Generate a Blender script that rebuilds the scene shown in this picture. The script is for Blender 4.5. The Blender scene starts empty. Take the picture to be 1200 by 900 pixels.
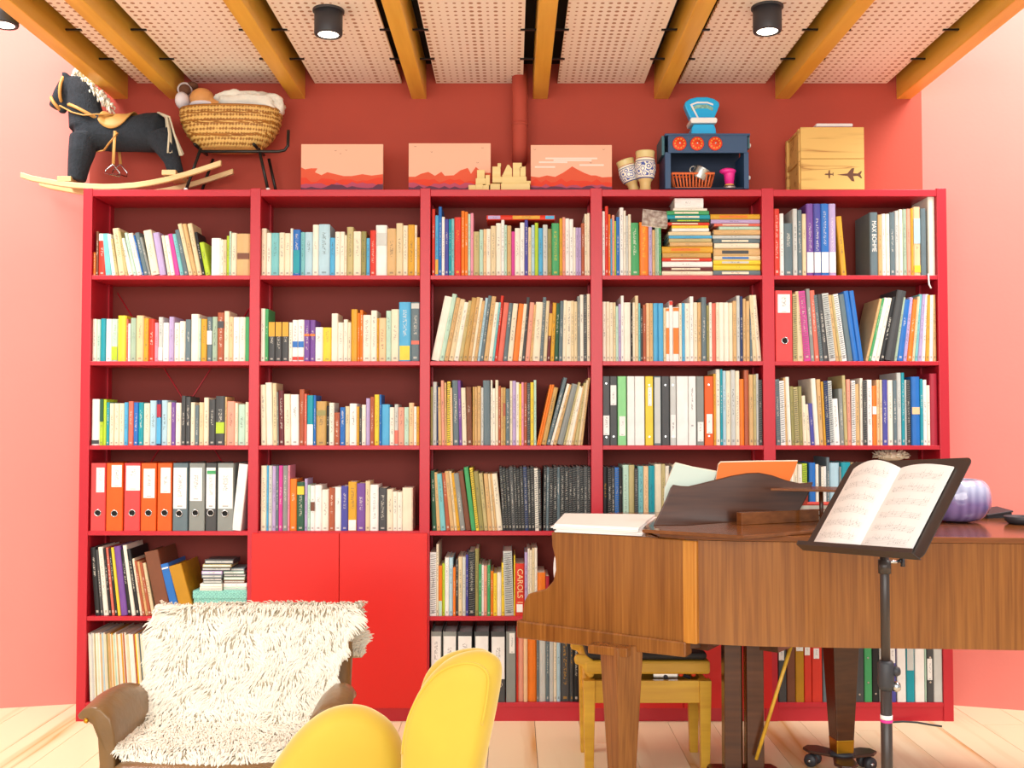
import bpy, bmesh, math, random
from mathutils import Vector, Matrix, Euler
R = random.Random(7)
S = bpy.context.scene
COL = S.collection

# ------------------------------------------------------------------ camera
CAM = (0.0, -4.8, 1.40)
TILT = math.radians(1.98)
cd = bpy.data.cameras.new('camera'); cam = bpy.data.objects.new('camera', cd); COL.objects.link(cam)
cam.location = CAM; cam.rotation_euler = (math.pi/2 + TILT, 0, 0)
cd.sensor_width = 36; cd.lens = 36; cd.clip_end = 100
S.camera = cam

# ------------------------------------------------------------------ world, lights, exposure
W = bpy.data.worlds.new('world'); S.world = W; W.use_nodes = True
W.node_tree.nodes['Background'].inputs[0].default_value = (1.0, 0.97, 0.93, 1)
W.node_tree.nodes['Background'].inputs[1].default_value = 0.5
def area(name, loc, target, sx, sy, power, color=(1, .97, .93)):
    l = bpy.data.lights.new(name, 'AREA'); l.shape = 'RECTANGLE'; l.size = sx; l.size_y = sy; l.energy = power; l.color = color
    o = bpy.data.objects.new(name, l); COL.objects.link(o); o.location = loc
    o.rotation_euler = (Vector(target) - Vector(loc)).to_track_quat('-Z', 'Y').to_euler()
    return o
area('front_fill_light', (-0.5, -6.8, 2.3), (0, 0, 1.6), 6.5, 2.6, 230)  # added fill light behind the camera for shelves and ceiling; no window known there
area('skylight_west', (-3.1, -1.2, 4.5), (-2.7, 0.0, 2.7), 1.3, 2.2, 125)
area('skylight_east', (3.1, -1.2, 4.5), (2.7, 0.0, 2.7), 1.3, 2.2, 135)
vs = S.view_settings
vs.view_transform = 'Standard'; vs.look = 'None'; vs.gamma = 1; vs.use_curve_mapping = False; vs.exposure = 0.35

# ------------------------------------------------------------------ pixel helpers (a pixel gives a direction only)
_c, _s = math.cos(TILT), math.sin(TILT)
def ray(px, py):
    dx = (px - 600)/1200; dy = (450 - py)/1200
    return (dx, _c - dy*_s, _s + dy*_c)
def P(px, py, Y):                       # point on the vertical plane at depth Y
    d = ray(px, py); k = (Y - CAM[1])/d[1]
    return Vector((d[0]*k, Y, CAM[2] + d[2]*k))
def PZ(px, py, Z):                      # point on the level plane at height Z
    d = ray(px, py); k = (Z - CAM[2])/d[2]
    return Vector((d[0]*k, CAM[1] + d[1]*k, Z))
def lin(c):
    if isinstance(c, str): c = tuple(int(c[i:i+2], 16)/255 for i in (0, 2, 4))
    return tuple(((v/12.92) if v <= .04045 else ((v + .055)/1.055)**2.4) for v in c) + (1,)

# ------------------------------------------------------------------ materials
MAT = {}
def mat(name, col, rough=.5, metal=0, spec=.5, noise=0, nscale=8, stretch=(1, 1, 1), bump=0, bscale=40, emit=0, coat=0, col2=None, trans=0, sheen=0):
    m = bpy.data.materials.new(name); m.use_nodes = True; MAT[name] = m
    nt = m.node_tree; b = nt.nodes['Principled BSDF']; L = nt.links
    b.inputs['Base Color'].default_value = lin(col); b.inputs['Roughness'].default_value = rough
    b.inputs['Metallic'].default_value = metal; b.inputs['Specular IOR Level'].default_value = spec
    b.inputs['Coat Weight'].default_value = coat; b.inputs['Transmission Weight'].default_value = trans
    if sheen: b.inputs['Sheen Weight'].default_value = sheen
    if emit:
        b.inputs['Emission Color'].default_value = lin(col); b.inputs['Emission Strength'].default_value = emit
    tc = nt.nodes.new('ShaderNodeTexCoord'); mp = nt.nodes.new('ShaderNodeMapping'); mp.inputs['Scale'].default_value = stretch
    L.new(tc.outputs['Object'], mp.inputs[0])
    if noise:
        n = nt.nodes.new('ShaderNodeTexNoise'); n.inputs['Scale'].default_value = nscale; n.inputs['Detail'].default_value = 5
        L.new(mp.outputs[0], n.inputs['Vector'])
        r = nt.nodes.new('ShaderNodeValToRGB'); r.color_ramp.elements[0].position = .3; r.color_ramp.elements[1].position = .7
        c1 = lin(col); c2 = lin(col2) if col2 else tuple(v*(1 - noise) for v in c1[:3]) + (1,)
        r.color_ramp.elements[0].color = c2; r.color_ramp.elements[1].color = c1
        L.new(n.outputs[0], r.inputs[0]); L.new(r.outputs[0], b.inputs['Base Color'])
    if bump:
        n2 = nt.nodes.new('ShaderNodeTexNoise'); n2.inputs['Scale'].default_value = bscale; n2.inputs['Detail'].default_value = 4
        L.new(mp.outputs[0], n2.inputs['Vector'])
        bp = nt.nodes.new('ShaderNodeBump'); bp.inputs['Strength'].default_value = bump; bp.inputs['Distance'].default_value = .01
        L.new(n2.outputs[0], bp.inputs['Height']); L.new(bp.outputs[0], b.inputs['Normal'])
    return m

def wood(name, c1, c2, axis='Z', scale=6, rough=.4, fine=40, spec=.5, knots=False, objvar=False, mix=.5, grain=.08):
    m = bpy.data.materials.new(name); m.use_nodes = True; MAT[name] = m
    nt = m.node_tree; L = nt.links; b = nt.nodes['Principled BSDF']
    b.inputs['Roughness'].default_value = rough; b.inputs['Specular IOR Level'].default_value = spec
    tc = nt.nodes.new('ShaderNodeTexCoord'); mp = nt.nodes.new('ShaderNodeMapping')
    k_ = grain; st = {'X': (k_, 1, 1), 'Y': (1, k_, 1), 'Z': (1, 1, k_)}[axis]; mp.inputs['Scale'].default_value = st
    L.new(tc.outputs['Object'], mp.inputs[0]); vec = mp.outputs[0]
    if objvar:
        oi = nt.nodes.new('ShaderNodeObjectInfo'); ad = nt.nodes.new('ShaderNodeVectorMath'); ad.operation = 'ADD'
        mu = nt.nodes.new('ShaderNodeMath'); mu.operation = 'MULTIPLY'; mu.inputs[1].default_value = 37
        L.new(oi.outputs['Random'], mu.inputs[0]); L.new(mp.outputs[0], ad.inputs[0]); L.new(mu.outputs[0], ad.inputs[1]); vec = ad.outputs[0]
    n = nt.nodes.new('ShaderNodeTexNoise'); n.inputs['Scale'].default_value = scale; n.inputs['Detail'].default_value = 3; n.inputs['Distortion'].default_value = .8
    f = nt.nodes.new('ShaderNodeTexNoise'); f.inputs['Scale'].default_value = fine; f.inputs['Detail'].default_value = 4
    L.new(vec, n.inputs['Vector']); L.new(vec, f.inputs['Vector'])
    src = n.outputs[0]
    if knots:                                   # cathedral grain: rings of the coarse noise
        mu2 = nt.nodes.new('ShaderNodeMath'); mu2.operation = 'MULTIPLY'; mu2.inputs[1].default_value = 9
        si = nt.nodes.new('ShaderNodeMath'); si.operation = 'SINE'
        ab = nt.nodes.new('ShaderNodeMath'); ab.operation = 'ABSOLUTE'
        po = nt.nodes.new('ShaderNodeMath'); po.operation = 'POWER'; po.inputs[1].default_value = .35
        L.new(n.outputs[0], mu2.inputs[0]); L.new(mu2.outputs[0], si.inputs[0]); L.new(si.outputs[0], ab.inputs[0]); L.new(ab.outputs[0], po.inputs[0]); src = po.outputs[0]
    mx = nt.nodes.new('ShaderNodeMix'); mx.inputs[0].default_value = mix
    L.new(src, mx.inputs[2]); L.new(f.outputs[0], mx.inputs[3])
    r = nt.nodes.new('ShaderNodeValToRGB'); r.color_ramp.elements[0].position = .32; r.color_ramp.elements[1].position = .68
    r.color_ramp.elements[0].color = lin(c2); r.color_ramp.elements[1].color = lin(c1)
    L.new(mx.outputs[0], r.inputs[0]); L.new(r.outputs[0], b.inputs['Base Color'])
    return m

def obj_colour_mat(name, rough, lettering):
    """Colour comes from each object's own colour; lettering adds rows of small print on the spine in the object's ink colour."""
    m = bpy.data.materials.new(name); m.use_nodes = True; MAT[name] = m
    nt = m.node_tree; L = nt.links; N = nt.nodes.new; b = nt.nodes['Principled BSDF']; b.inputs['Roughness'].default_value = rough
    b.inputs['Specular IOR Level'].default_value = .35
    oi = N('ShaderNodeObjectInfo'); tc = N('ShaderNodeTexCoord')
    def math_(op, a, c=None):
        n = N('ShaderNodeMath'); n.operation = op
        for i, v in enumerate((a, c)):
            if v is None: continue
            if isinstance(v, (int, float)): n.inputs[i].default_value = v
            else: L.new(v, n.inputs[i])
        return n.outputs[0]
    out = oi.outputs['Color']
    if lettering:
        at = N('ShaderNodeAttribute'); at.attribute_type = 'OBJECT'; at.attribute_name = 'ink'
        sp = N('ShaderNodeSeparateXYZ'); L.new(tc.outputs['Generated'], sp.inputs[0])
        so = N('ShaderNodeSeparateXYZ'); L.new(tc.outputs['Object'], so.inputs[0])
        rnd = oi.outputs['Random']
        r2 = math_('FRACT', math_('MULTIPLY', rnd, 7.31)); r3 = math_('FRACT', math_('MULTIPLY', rnd, 13.7))
        lo = math_('ADD', .25, math_('MULTIPLY', r2, .35))
        hi = math_('ADD', .66, math_('MULTIPLY', r3, .26))
        band = math_('MULTIPLY', math_('GREATER_THAN', sp.outputs[2], lo), math_('LESS_THAN', sp.outputs[2], hi))
        cx = math_('ABSOLUTE', math_('SUBTRACT', sp.outputs[0], .5))
        wid = math_('LESS_THAN', cx, .17)
        front = math_('LESS_THAN', sp.outputs[1], .06)
        vec = N('ShaderNodeCombineXYZ'); L.new(math_('MULTIPLY', so.outputs[0], 160), vec.inputs[0]); L.new(math_('MULTIPLY', so.outputs[2], 230), vec.inputs[2]); L.new(math_('MULTIPLY', rnd, 90), vec.inputs[1])
        no = N('ShaderNodeTexNoise'); no.inputs['Scale'].default_value = 1; no.inputs['Detail'].default_value = 1; L.new(vec.outputs[0], no.inputs['Vector'])
        let = math_('GREATER_THAN', no.outputs[0], .53)
        # a small publisher's mark near the foot
        foot = math_('MULTIPLY', math_('LESS_THAN', math_('ABSOLUTE', math_('SUBTRACT', sp.outputs[2], .06)), .018), math_('LESS_THAN', cx, .2))
        mask = math_('MULTIPLY', math_('MULTIPLY', math_('MAXIMUM', math_('MULTIPLY', math_('MULTIPLY', band, wid), let), foot), front), .5)
        mx = N('ShaderNodeMix'); mx.data_type = 'RGBA'; L.new(mask, mx.inputs[0]); L.new(out, mx.inputs[6]); L.new(at.outputs['Color'], mx.inputs[7]); out = mx.outputs[2]
    wn = N('ShaderNodeTexNoise'); wn.inputs['Scale'].default_value = 14; wn.inputs['Detail'].default_value = 4; L.new(tc.outputs['Object'], wn.inputs['Vector'])
    rm = N('ShaderNodeMapRange'); rm.inputs[1].default_value = .3; rm.inputs[2].default_value = .7; rm.inputs[3].default_value = .86; rm.inputs[4].default_value = 1.0; L.new(wn.outputs[0], rm.inputs[0])
    hv = N('ShaderNodeVectorMath'); hv.operation = 'SCALE'; L.new(out, hv.inputs[0]); L.new(rm.outputs[0], hv.inputs[3]); L.new(hv.outputs[0], b.inputs['Base Color'])
    return m

mat('wall_red', 'b84a38', .8, bump=.05, bscale=60, noise=.06, nscale=3)
mat('wall_pink', 'ea8a80', .85, bump=.05, bscale=60, noise=.05, nscale=2)
mat('shelf_red', 'c01d2e', .36, bump=.02, bscale=90)
mat('shelf_shade_oxblood', '7a2618', .7)  # wall red darkened to carry the shade deep in the shelves
mat('door_red', 'd5160f', .38)
mat('ceiling_dark', '161311', .9)
mat('black_metal', '2a2826', .35, metal=.5)
mat('lamp_black', '35353a', .5)
mat('lamp_glow', 'fff4de', .5, emit=6)
mat('paper', 'efe6d2', .8, noise=.1, nscale=60, stretch=(6, 1, 1))
mat('white_paper', 'f6f4f0', .8)
mat('brass', 'c8932a', .3, metal=.9)
mat('chrome', 'c8c8c8', .2, metal=1)
wood('veneer_light', 'd08e3c', 'ae6a22', 'Z', 38, .25, 120, grain=.03)
wood('rafter_wood', 'f2c250', 'dea436', 'Y', 5, .35, 30)
wood('floor_wood', 'fbe9c2', 'd9ab68', 'Y', 2.4, .38, 22, knots=True, objvar=True, mix=.42)
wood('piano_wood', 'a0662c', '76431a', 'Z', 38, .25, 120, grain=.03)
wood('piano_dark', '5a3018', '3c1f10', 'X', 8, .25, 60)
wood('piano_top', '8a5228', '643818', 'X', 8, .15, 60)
wood('bench_wood', 'e5b53c', 'c8922a', 'X', 8, .35, 40)
wood('crate_wood', 'e2b868', 'a8702e', 'X', 14, .55, 30, knots=True)
wood('rocker_wood', 'efd3a0', 'd8b070', 'X', 8, .4, 40)
wood('block_wood', 'ecd597', 'd9bb72', 'X', 8, .5, 40)
obj_colour_mat('printed_cover', .45, True)
obj_colour_mat('plain_cover', .42, False)

# perforated ceiling board: rows of small drilled holes
def perforated():
    m = bpy.data.materials.new('perforated_board'); m.use_nodes = True; MAT['perforated_board'] = m
    nt = m.node_tree; L = nt.links; N = nt.nodes.new; b = nt.nodes['Principled BSDF']; b.inputs['Roughness'].default_value = .8
    tc = N('ShaderNodeTexCoord'); sp = N('ShaderNodeSeparateXYZ'); L.new(tc.outputs['Object'], sp.inputs[0])
    def M(op, a, c=None):
        n = N('ShaderNodeMath'); n.operation = op
        for i, v in enumerate((a, c)):
            if v is None: continue
            if isinstance(v, (int, float)): n.inputs[i].default_value = v
            else: L.new(v, n.inputs[i])
        return n.outputs[0]
    px, py = .0335, .042
    cx = M('DIVIDE', M('ADD', sp.outputs[0], 10), px); cy = M('DIVIDE', M('ADD', sp.outputs[1], 10), py)
    fx = M('MULTIPLY', M('SUBTRACT', M('FRACT', cx), .5), px); fy = M('MULTIPLY', M('SUBTRACT', M('FRACT', cy), .5), py)
    wn = N('ShaderNodeTexWhiteNoise'); wn.noise_dimensions = '1D'; L.new(M('FLOOR', cx), wn.inputs['W'])
    rad = M('ADD', .0052, M('MULTIPLY', wn.outputs['Value'], .0045))
    d = M('SQRT', M('ADD', M('MULTIPLY', fx, fx), M('MULTIPLY', fy, fy)))
    mask = M('LESS_THAN', d, rad)
    mx = N('ShaderNodeMix'); mx.data_type = 'RGBA'; L.new(mask, mx.inputs[0]); mx.inputs[6].default_value = lin('fbf0e6'); mx.inputs[7].default_value = lin('b08468')
    L.new(mx.outputs[2], b.inputs['Base Color'])
perforated()

# ------------------------------------------------------------------ mesh helpers
def link(o, parent=None):
    COL.objects.link(o)
    if parent is not None: o.parent = parent
    return o
def mesh(name, verts, faces, material, parent=None, smooth=False, loc=None, rot=None):
    me = bpy.data.meshes.new(name); me.from_pydata([tuple(v) for v in verts], [], faces); me.update()
    if smooth:
        me.polygons.foreach_set('use_smooth', [True]*len(me.polygons))
    if material: me.materials.append(MAT[material] if isinstance(material, str) else material)
    o = bpy.data.objects.new(name, me)
    if loc is not None: o.location = loc
    if rot is not None: o.rotation_euler = rot
    return link(o, parent)
def empty(name, loc=(0, 0, 0), rot=(0, 0, 0)):
    o = bpy.data.objects.new(name, None); o.location = loc; o.rotation_euler = rot; o.empty_display_size = .05
    return link(o)
def tag(o, label=None, cat=None, group=None, kind=None):
    if label: o['label'] = label
    if cat: o['category'] = cat
    if group: o['group'] = group
    if kind: o['kind'] = kind
    return o
def box_vf(x0, x1, y0, y1, z0, z1):
    v = [(x0, y0, z0), (x1, y0, z0), (x1, y1, z0), (x0, y1, z0), (x0, y0, z1), (x1, y0, z1), (x1, y1, z1), (x0, y1, z1)]
    f = [(0, 3, 2, 1), (4, 5, 6, 7), (0, 1, 5, 4), (1, 2, 6, 5), (2, 3, 7, 6), (3, 0, 4, 7)]
    return v, f
def bevel(o, w, seg=2):
    m = o.modifiers.new('edge', 'BEVEL'); m.width = w; m.segments = seg; m.limit_method = 'ANGLE'; m.angle_limit = math.radians(40)
    return o
def box(name, x0, x1, y0, y1, z0, z1, material, parent=None, bev=0, loc=None, rot=None):
    v, f = box_vf(min(x0, x1), max(x0, x1), min(y0, y1), max(y0, y1), min(z0, z1), max(z0, z1))
    o = mesh(name, v, f, material, parent, loc=loc, rot=rot)
    if bev: bevel(o, bev)
    return o
def tube_vf(path, rad, n=8, closed=False, cap=True, flat=1.0):
    pts = [Vector(p) for p in path]; rads = rad if isinstance(rad, (list, tuple)) else [rad]*len(pts)
    V, F = [], []; up = None; m = len(pts)
    for i, p in enumerate(pts):
        if closed: t = (pts[(i+1) % m] - pts[i-1])
        else: t = pts[min(i+1, m-1)] - pts[max(i-1, 0)]
        t.normalize()
        if up is None:
            up = Vector((0, 0, 1)) if abs(t.z) < .9 else Vector((0, 1, 0))
        a = t.cross(up)
        if a.length < 1e-5: a = t.orthogonal()
        a.normalize(); b = a.cross(t); b.normalize(); up = b
        for k in range(n):
            th = 2*math.pi*k/n
            V.append(p + a*math.cos(th)*rads[i] + b*math.sin(th)*rads[i]*flat)
    segs = m if closed else m - 1
    for i in range(segs):
        j = (i+1) % m
        for k in range(n):
            k2 = (k+1) % n
            F.append((i*n+k, i*n+k2, j*n+k2, j*n+k))
    if cap and not closed:
        F.append(tuple(range(n-1, -1, -1))); F.append(tuple((m-1)*n+k for k in range(n)))
    return V, F
def tube(name, path, rad, material, parent=None, n=8, closed=False, smooth=True, flat=1.0):
    V, F = tube_vf(path, rad, n, closed, True, flat)
    return mesh(name, V, F, material, parent, smooth)
def lathe_vf(prof, n=24, ribs=0, ribamp=0):
    V, F = [], []
    for (r, z) in prof:
        for k in range(n):
            th = 2*math.pi*k/n; rr = r*(1 + (ribamp*abs(math.sin(ribs*th/2)) if ribs else 0))
            V.append((rr*math.cos(th), rr*math.sin(th), z))
    for i in range(len(prof)-1):
        for k in range(n):
            k2 = (k+1) % n
            F.append((i*n+k, i*n+k2, (i+1)*n+k2, (i+1)*n+k))
    F.append(tuple(range(n-1, -1, -1))); F.append(tuple((len(prof)-1)*n+k for k in range(n)))
    return V, F
def lathe(name, prof, material, parent=None, n=24, loc=None, rot=None, smooth=True, ribs=0, ribamp=0):
    V, F = lathe_vf(prof, n, ribs, ribamp)
    return mesh(name, V, F, material, parent, smooth, loc, rot)
def prism(name, poly, vec, material, parent=None, bev=0, smooth=False, seg=2):
    """poly: 3-D points of a planar outline; extruded along vec."""
    n = len(poly); vec = Vector(vec); V = [Vector(p) for p in poly] + [Vector(p) + vec for p in poly]
    F = [tuple(range(n)), tuple(range(2*n-1, n-1, -1))] + [(i, i+n, (i+1) % n + n, (i+1) % n) for i in range(n)]
    o = mesh(name, V, F, material, parent, smooth)
    bm = bmesh.new(); bm.from_mesh(o.data); bmesh.ops.recalc_face_normals(bm, faces=bm.faces); bm.to_mesh(o.data); bm.free()
    if bev: bevel(o, bev, seg)
    return o
def fuse(name, pieces, material, parent=None, voxel=.008, smooth=4):
    """One continuous surface grown from overlapping pieces (list of (verts, faces))."""
    V, F = [], []
    for v, f in pieces:
        o = len(V); V += [tuple(p) for p in v]; F += [tuple(i+o for i in q) for q in f]
    ob = mesh(name, V, F, material, parent, True)
    bm = bmesh.new(); bm.from_mesh(ob.data); bmesh.ops.recalc_face_normals(bm, faces=bm.faces); bm.to_mesh(ob.data); bm.free()
    r = ob.modifiers.new('fuse', 'REMESH'); r.mode = 'VOXEL'; r.voxel_size = voxel; r.use_smooth_shade = True
    s = ob.modifiers.new('soft', 'SMOOTH'); s.factor = .5; s.iterations = smooth
    return ob
def ball_vf(c, rx, ry, rz, n=16, m=10, rot=None):
    V, F = [], []
    for i in range(m+1):
        th = math.pi*i/m
        for k in range(n):
            ph = 2*math.pi*k/n
            p = Vector((rx*math.sin(th)*math.cos(ph), ry*math.sin(th)*math.sin(ph), rz*math.cos(th)))
            if rot: p.rotate(rot)
            V.append(p + Vector(c))
    for i in range(m):
        for k in range(n):
            k2 = (k+1) % n
            F.append((i*n+k, (i+1)*n+k, (i+1)*n+k2, i*n+k2))
    return V, F
def text(name, body, size, material, parent, loc, rot, align='CENTER', extrude=.0003, sx=1):
    c = bpy.data.curves.new(name, 'FONT'); c.body = body; c.size = size; c.extrude = extrude; c.align_x = align; c.align_y = 'CENTER'
    t_ = bpy.data.objects.new(name, c); COL.objects.link(t_); bpy.context.view_layer.update()
    me = bpy.data.meshes.new_from_object(t_.evaluated_get(bpy.context.evaluated_depsgraph_get())); bpy.data.objects.remove(t_)
    me.materials.clear(); me.materials.append(MAT[material]); o = bpy.data.objects.new(name, me); o.location = loc; o.rotation_euler = rot; o.scale = (sx, 1, 1)
    return link(o, parent)
# ================================================================== THE ROOM
WALLY = .30
ZC = P(600, 98, WALLY).z; ZR = P(600, 116, WALLY).z
o = box('wall_back', -2.12, 2.06, WALLY, WALLY+.1, 0, ZC+.35, 'wall_red'); tag(o, 'brick red painted back wall behind the bookcase', 'wall', kind='structure')
def splay(name, x0, y0, x1, y1, h, label):
    v = [(x0, y0, 0), (x1, y1, 0), (x1, y1+.15, 0), (x0, y0+.15, 0)]
    o = prism(name, v, (0, 0, h), 'wall_pink'); tag(o, label, 'wall', kind='structure')
splay('wall_left', -2.12, .30, -4.6, -.28, 5.0, 'salmon pink side wall beside the rocking horse')
splay('wall_right', 2.06, .30, 4.6, -.46, 5.0, 'salmon pink side wall beside the wooden crate')
# floor and its planks
fl = box('floor', -5, 5, -7.5, .8, -.06, -.018, 'ceiling_dark'); tag(fl, 'pale wooden plank floor', 'floor', kind='structure')
pw = .205; row = 0; x = -4.2
protos = {}
while x < 4.2:
    off = (row*1.37) % 2.1
    y = .62 - off - .2; ys = [.78]
    while y > -4: ys.append(y); y -= 2.1
    ys.append(-5.6)
    for a, b in zip(ys[:-1], ys[1:]):
        if a - b < .05: continue
        key = round(a-b, 3)
        if key not in protos:
            v, f = box_vf(.0012, pw-.0012, -(a-b)+.0012, -.0012, -.018, 0); me = bpy.data.meshes.new('plank'); me.from_pydata(v, [], f); me.materials.append(MAT['floor_wood']); protos[key] = me
        ob = bpy.data.objects.new('plank', protos[key]); ob.location = (x, a, 0); link(ob, fl)
    x += pw; row += 1
# ceiling: dark void board, rafters, perforated boards, clips
CF = -3.0
ce = box('ceiling', -2.06, 2.06, CF, WALLY, ZC+.1, ZC+.14, 'ceiling_dark'); tag(ce, 'ceiling of perforated boards between golden wooden rafters', 'ceiling', kind='structure')
rx = [-1.97] + [.142 + .61*i for i in range(-3, 4)]
rw = .037
for i, X in enumerate(rx):
    box('rafter', X-rw, X+rw, CF, WALLY+.01, ZR, ZC+.12, 'rafter_wood', ce, bev=.004)
gap = .05
for a, b in zip(rx[:-1], rx[1:]):
    box('perforated_panel', a+rw+gap, b-rw-gap, CF, WALLY-.004, ZC, ZC+.014, 'perforated_board', ce)
for i, X in enumerate(rx):
    for y in (-.06, -.42, -1.0, -1.6):
        for s in (-1, 1):
            if (i == 0 and s < 0) or (i == len(rx)-1 and s > 0): continue
            box('panel_clip', X+s*rw, X+s*(rw+.068), y-.006, y+.006, ZC-.006, ZC+.001, 'black_metal', ce)
# ceiling spot lamps
def spot_lamp(px, ptop, label, X=None, Y=None, Z=None):
    c = PZ(px, ptop, ZC) if X is None else Vector((X, Y, Z))
    r = .058
    e = empty('ceiling_lamp', c); tag(e, label, 'lamp', 'black ceiling spot lamps')
    lathe('base_ring', [(r*.9, .0), (r*1.12, 0), (r*1.12, -.008), (r*.9, -.008)], 'lamp_black', e, 28)
    lathe('housing', [(r*.6, -.004), (r, -.004), (r, -.098), (r*.96, -.104), (r*.74, -.104), (r*.72, -.09)], 'lamp_black', e, 28)
    lathe('lens', [(.002, -.1015), (r*.73, -.1015), (r*.73, -.094), (.002, -.094)], 'lamp_glow', e, 24)
    l = bpy.data.lights.new('spot', 'SPOT'); l.energy = 14; l.spot_size = 1.9; l.spot_blend = .8; l.shadow_soft_size = .05; l.color = (1, .86, .68)
    lo = bpy.data.objects.new('bulb', l); lo.location = (0, 0, -.115); link(lo, e)
spot_lamp(385, 12, 'black round ceiling spot lamp above the picture beside the cradle')
spot_lamp(899, 8, 'black round ceiling spot lamp above the wooden crate')
c = P(2, 0, -.55)
spot_lamp(0, 0, 'black spot lamp clamped to the outermost rafter over the rocking horse', -1.97-rw-.075, -.66, ZR+.105)
box('clamp', -1.97-rw-.03, -1.97-rw+.002, -.68, -.64, ZR+.09, ZR+.115, 'lamp_black', bpy.data.objects['ceiling_lamp.002'], loc=(1.97+rw+.075, .66, -ZR-.105))
# red painted pipe with elbow
e = empty('drain_pipe', (P(609, 130, .2).x, .2, ZC)); tag(e, 'red painted drain pipe running down from the ceiling with an elbow', 'pipe')
z1 = P(609, 168, .2).z - ZC; r = .038
path = [(0, 0, .05), (0, 0, -.12), (0, 0, z1)] + [(0, .06-.06*math.cos(t), z1-.06*math.sin(t)) for t in (.3, .6, .9, 1.2, 1.5)] + [(0, .14, z1-.06)]
tube('pipe', path, r, 'wall_red', e, 20)
tube('collar', [(0, 0, P(609, 144, .2).z-ZC), (0, 0, P(609, 148, .2).z-ZC)], r+.003, 'wall_red', e, 20)

# ================================================================== BOOKCASE
ROWPY = [222, 322.5, 423.2, 522, 622.5, 722.5, 823.5]
RZ = [P(600, y, 0).z for y in ROWPY]
UP = [(95, 106), (292, 304), (492, 504), (692.5, 706), (894, 908), (1100, 1111.5)]
UX = [(P(a, 400, 0).x, P(b, 400, 0).x) for a, b in UP]
DEP = .27
bc = empty('bookcase', (0, 0, 0)); tag(bc, 'large red wooden bookcase with five bays filling the back wall', 'bookcase')
TOPZ = RZ[0]
for i, (a, b) in enumerate(UX):
    # ladder-frame upright: front post, rear post and a thinner panel between them
    box('front_post', a, b, 0, .045, 0, TOPZ+.006, 'shelf_red', bc, bev=.002)
    box('rear_post', a+.002, b-.002, DEP-.045, DEP, 0, TOPZ, 'shelf_red', bc)
    box('side_panel', a+.009, b-.009, .045, DEP-.045, 0, TOPZ-.004, 'shelf_red', bc)
TH = .020
for k in range(5):
    a, b = UX[k][1], UX[k+1][0]
    for r_ in range(7):
        if k in (1, 3) and r_ == 5: continue
        z = RZ[r_]
        box('shelf_board' if r_ else 'top_board', a, b, 0.002, DEP, z-TH-(.012 if r_ == 0 else 0), z, 'shelf_red', bc, bev=.0015)
    z5 = RZ[4]-TH if k in (1, 3) else RZ[6]-TH
    o_ = box('back_panel', a-.005, b+.005, DEP+.001, DEP+.006, RZ[6]-TH, TOPZ-.02, 'shelf_shade_oxblood', bc); o_['label'] = 'added dark red sheet painting the shade behind the shelves'  # added sheet: its dark colour stands in for shade on the wall behind
    box('plinth', a, b, .006, .026, 0, RZ[6]-TH, 'shelf_red', bc)
    # cross brace wires behind the open shelves
    if k == 0:
        za, zb = RZ[4]+.03, RZ[1]-.05
        tube('cross_brace', [(a+.02, DEP-.004, za), (b-.02, DEP-.004, zb)], .003, 'shelf_red', bc, 6)
        tube('cross_brace', [(a+.02, DEP-.003, zb), (b-.02, DEP-.003, za)], .003, 'shelf_red', bc, 6)
# cupboard doors (bay two and the bay behind the piano)
def doors(k, xl, xm, xr, ytop, ybot):
    z1, z0 = P(600, ytop, -.02).z, P(600, ybot, -.02).z
    for a, b in ((xl, xm), (xm, xr)):
        o = box('cupboard_door', P(a, 660, -.02).x+.0012, P(b, 660, -.02).x-.0012, -.021, -.001, z0, z1, 'door_red', bc, bev=.0015); o['label'] = 'flat bright red cupboard door'
doors(1, 294.5, 397.5, 501, 625, 830)
doors(3, 694, 800, 904, 725, 830)
# ================================================================== BOOKS ON THE SHELVES
PAL = {'cream': 'f1e4c8', 'ivory': 'f5eedd', 'white': 'f6f4ef', 'tan': 'd9b27a', 'beige': 'e6d2a8', 'yellow': 'f2d23c', 'gold': 'dca52e', 'orange': 'f07f22',
 'red': 'dc3a28', 'coral': 'e4705c', 'pink': 'f09ab0', 'magenta': 'd8479c', 'purple': '7a4fa0', 'lilac': 'bca8d4', 'indigo': '4f4fa4', 'blue': '2b72c4', 'sky': '55b0de',
 'pale blue': 'b4d6e4', 'teal': '1a9cac', 'aqua': '7cc4c8', 'mint': 'bfe0cc', 'green': '48a566', 'lime': 'b9d434', 'olive': '9a9258', 'dark green': '2f5c44', 'grey': '8d918c',
 'light grey': 'cdd0cb', 'slate': '66787f', 'charcoal': '4a4b4c', 'black': '222224', 'navy': '2a3a68', 'brown': '7c4a32', 'maroon': '6c2c30', 'rust': 'b25c3c', 'khaki': 'c4b57e',
 'salmon': 'eda48c', 'peach': 'f4cb9c', 'sage': 'a9bfa6', 'crimson': 'b0283c', 'ochre': 'bf8a1c', 'kraft': 'c9a15c'}
DARK = {'red', 'purple', 'indigo', 'blue', 'teal', 'green', 'dark green', 'slate', 'charcoal', 'black', 'navy', 'brown', 'maroon', 'rust', 'crimson', 'magenta', 'orange', 'grey', 'ochre', 'coral'}
BAY = ['rocking-horse', 'cupboard', 'castle', 'toy-stove', 'crate']
SHELF = ['', 'top', 'second', 'third', 'fourth', 'fifth', 'bottom']
def nth(n): return str(n) + ('th' if 10 <= n % 100 <= 20 else {1: 'st', 2: 'nd', 3: 'rd'}.get(n % 10, 'th'))
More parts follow.
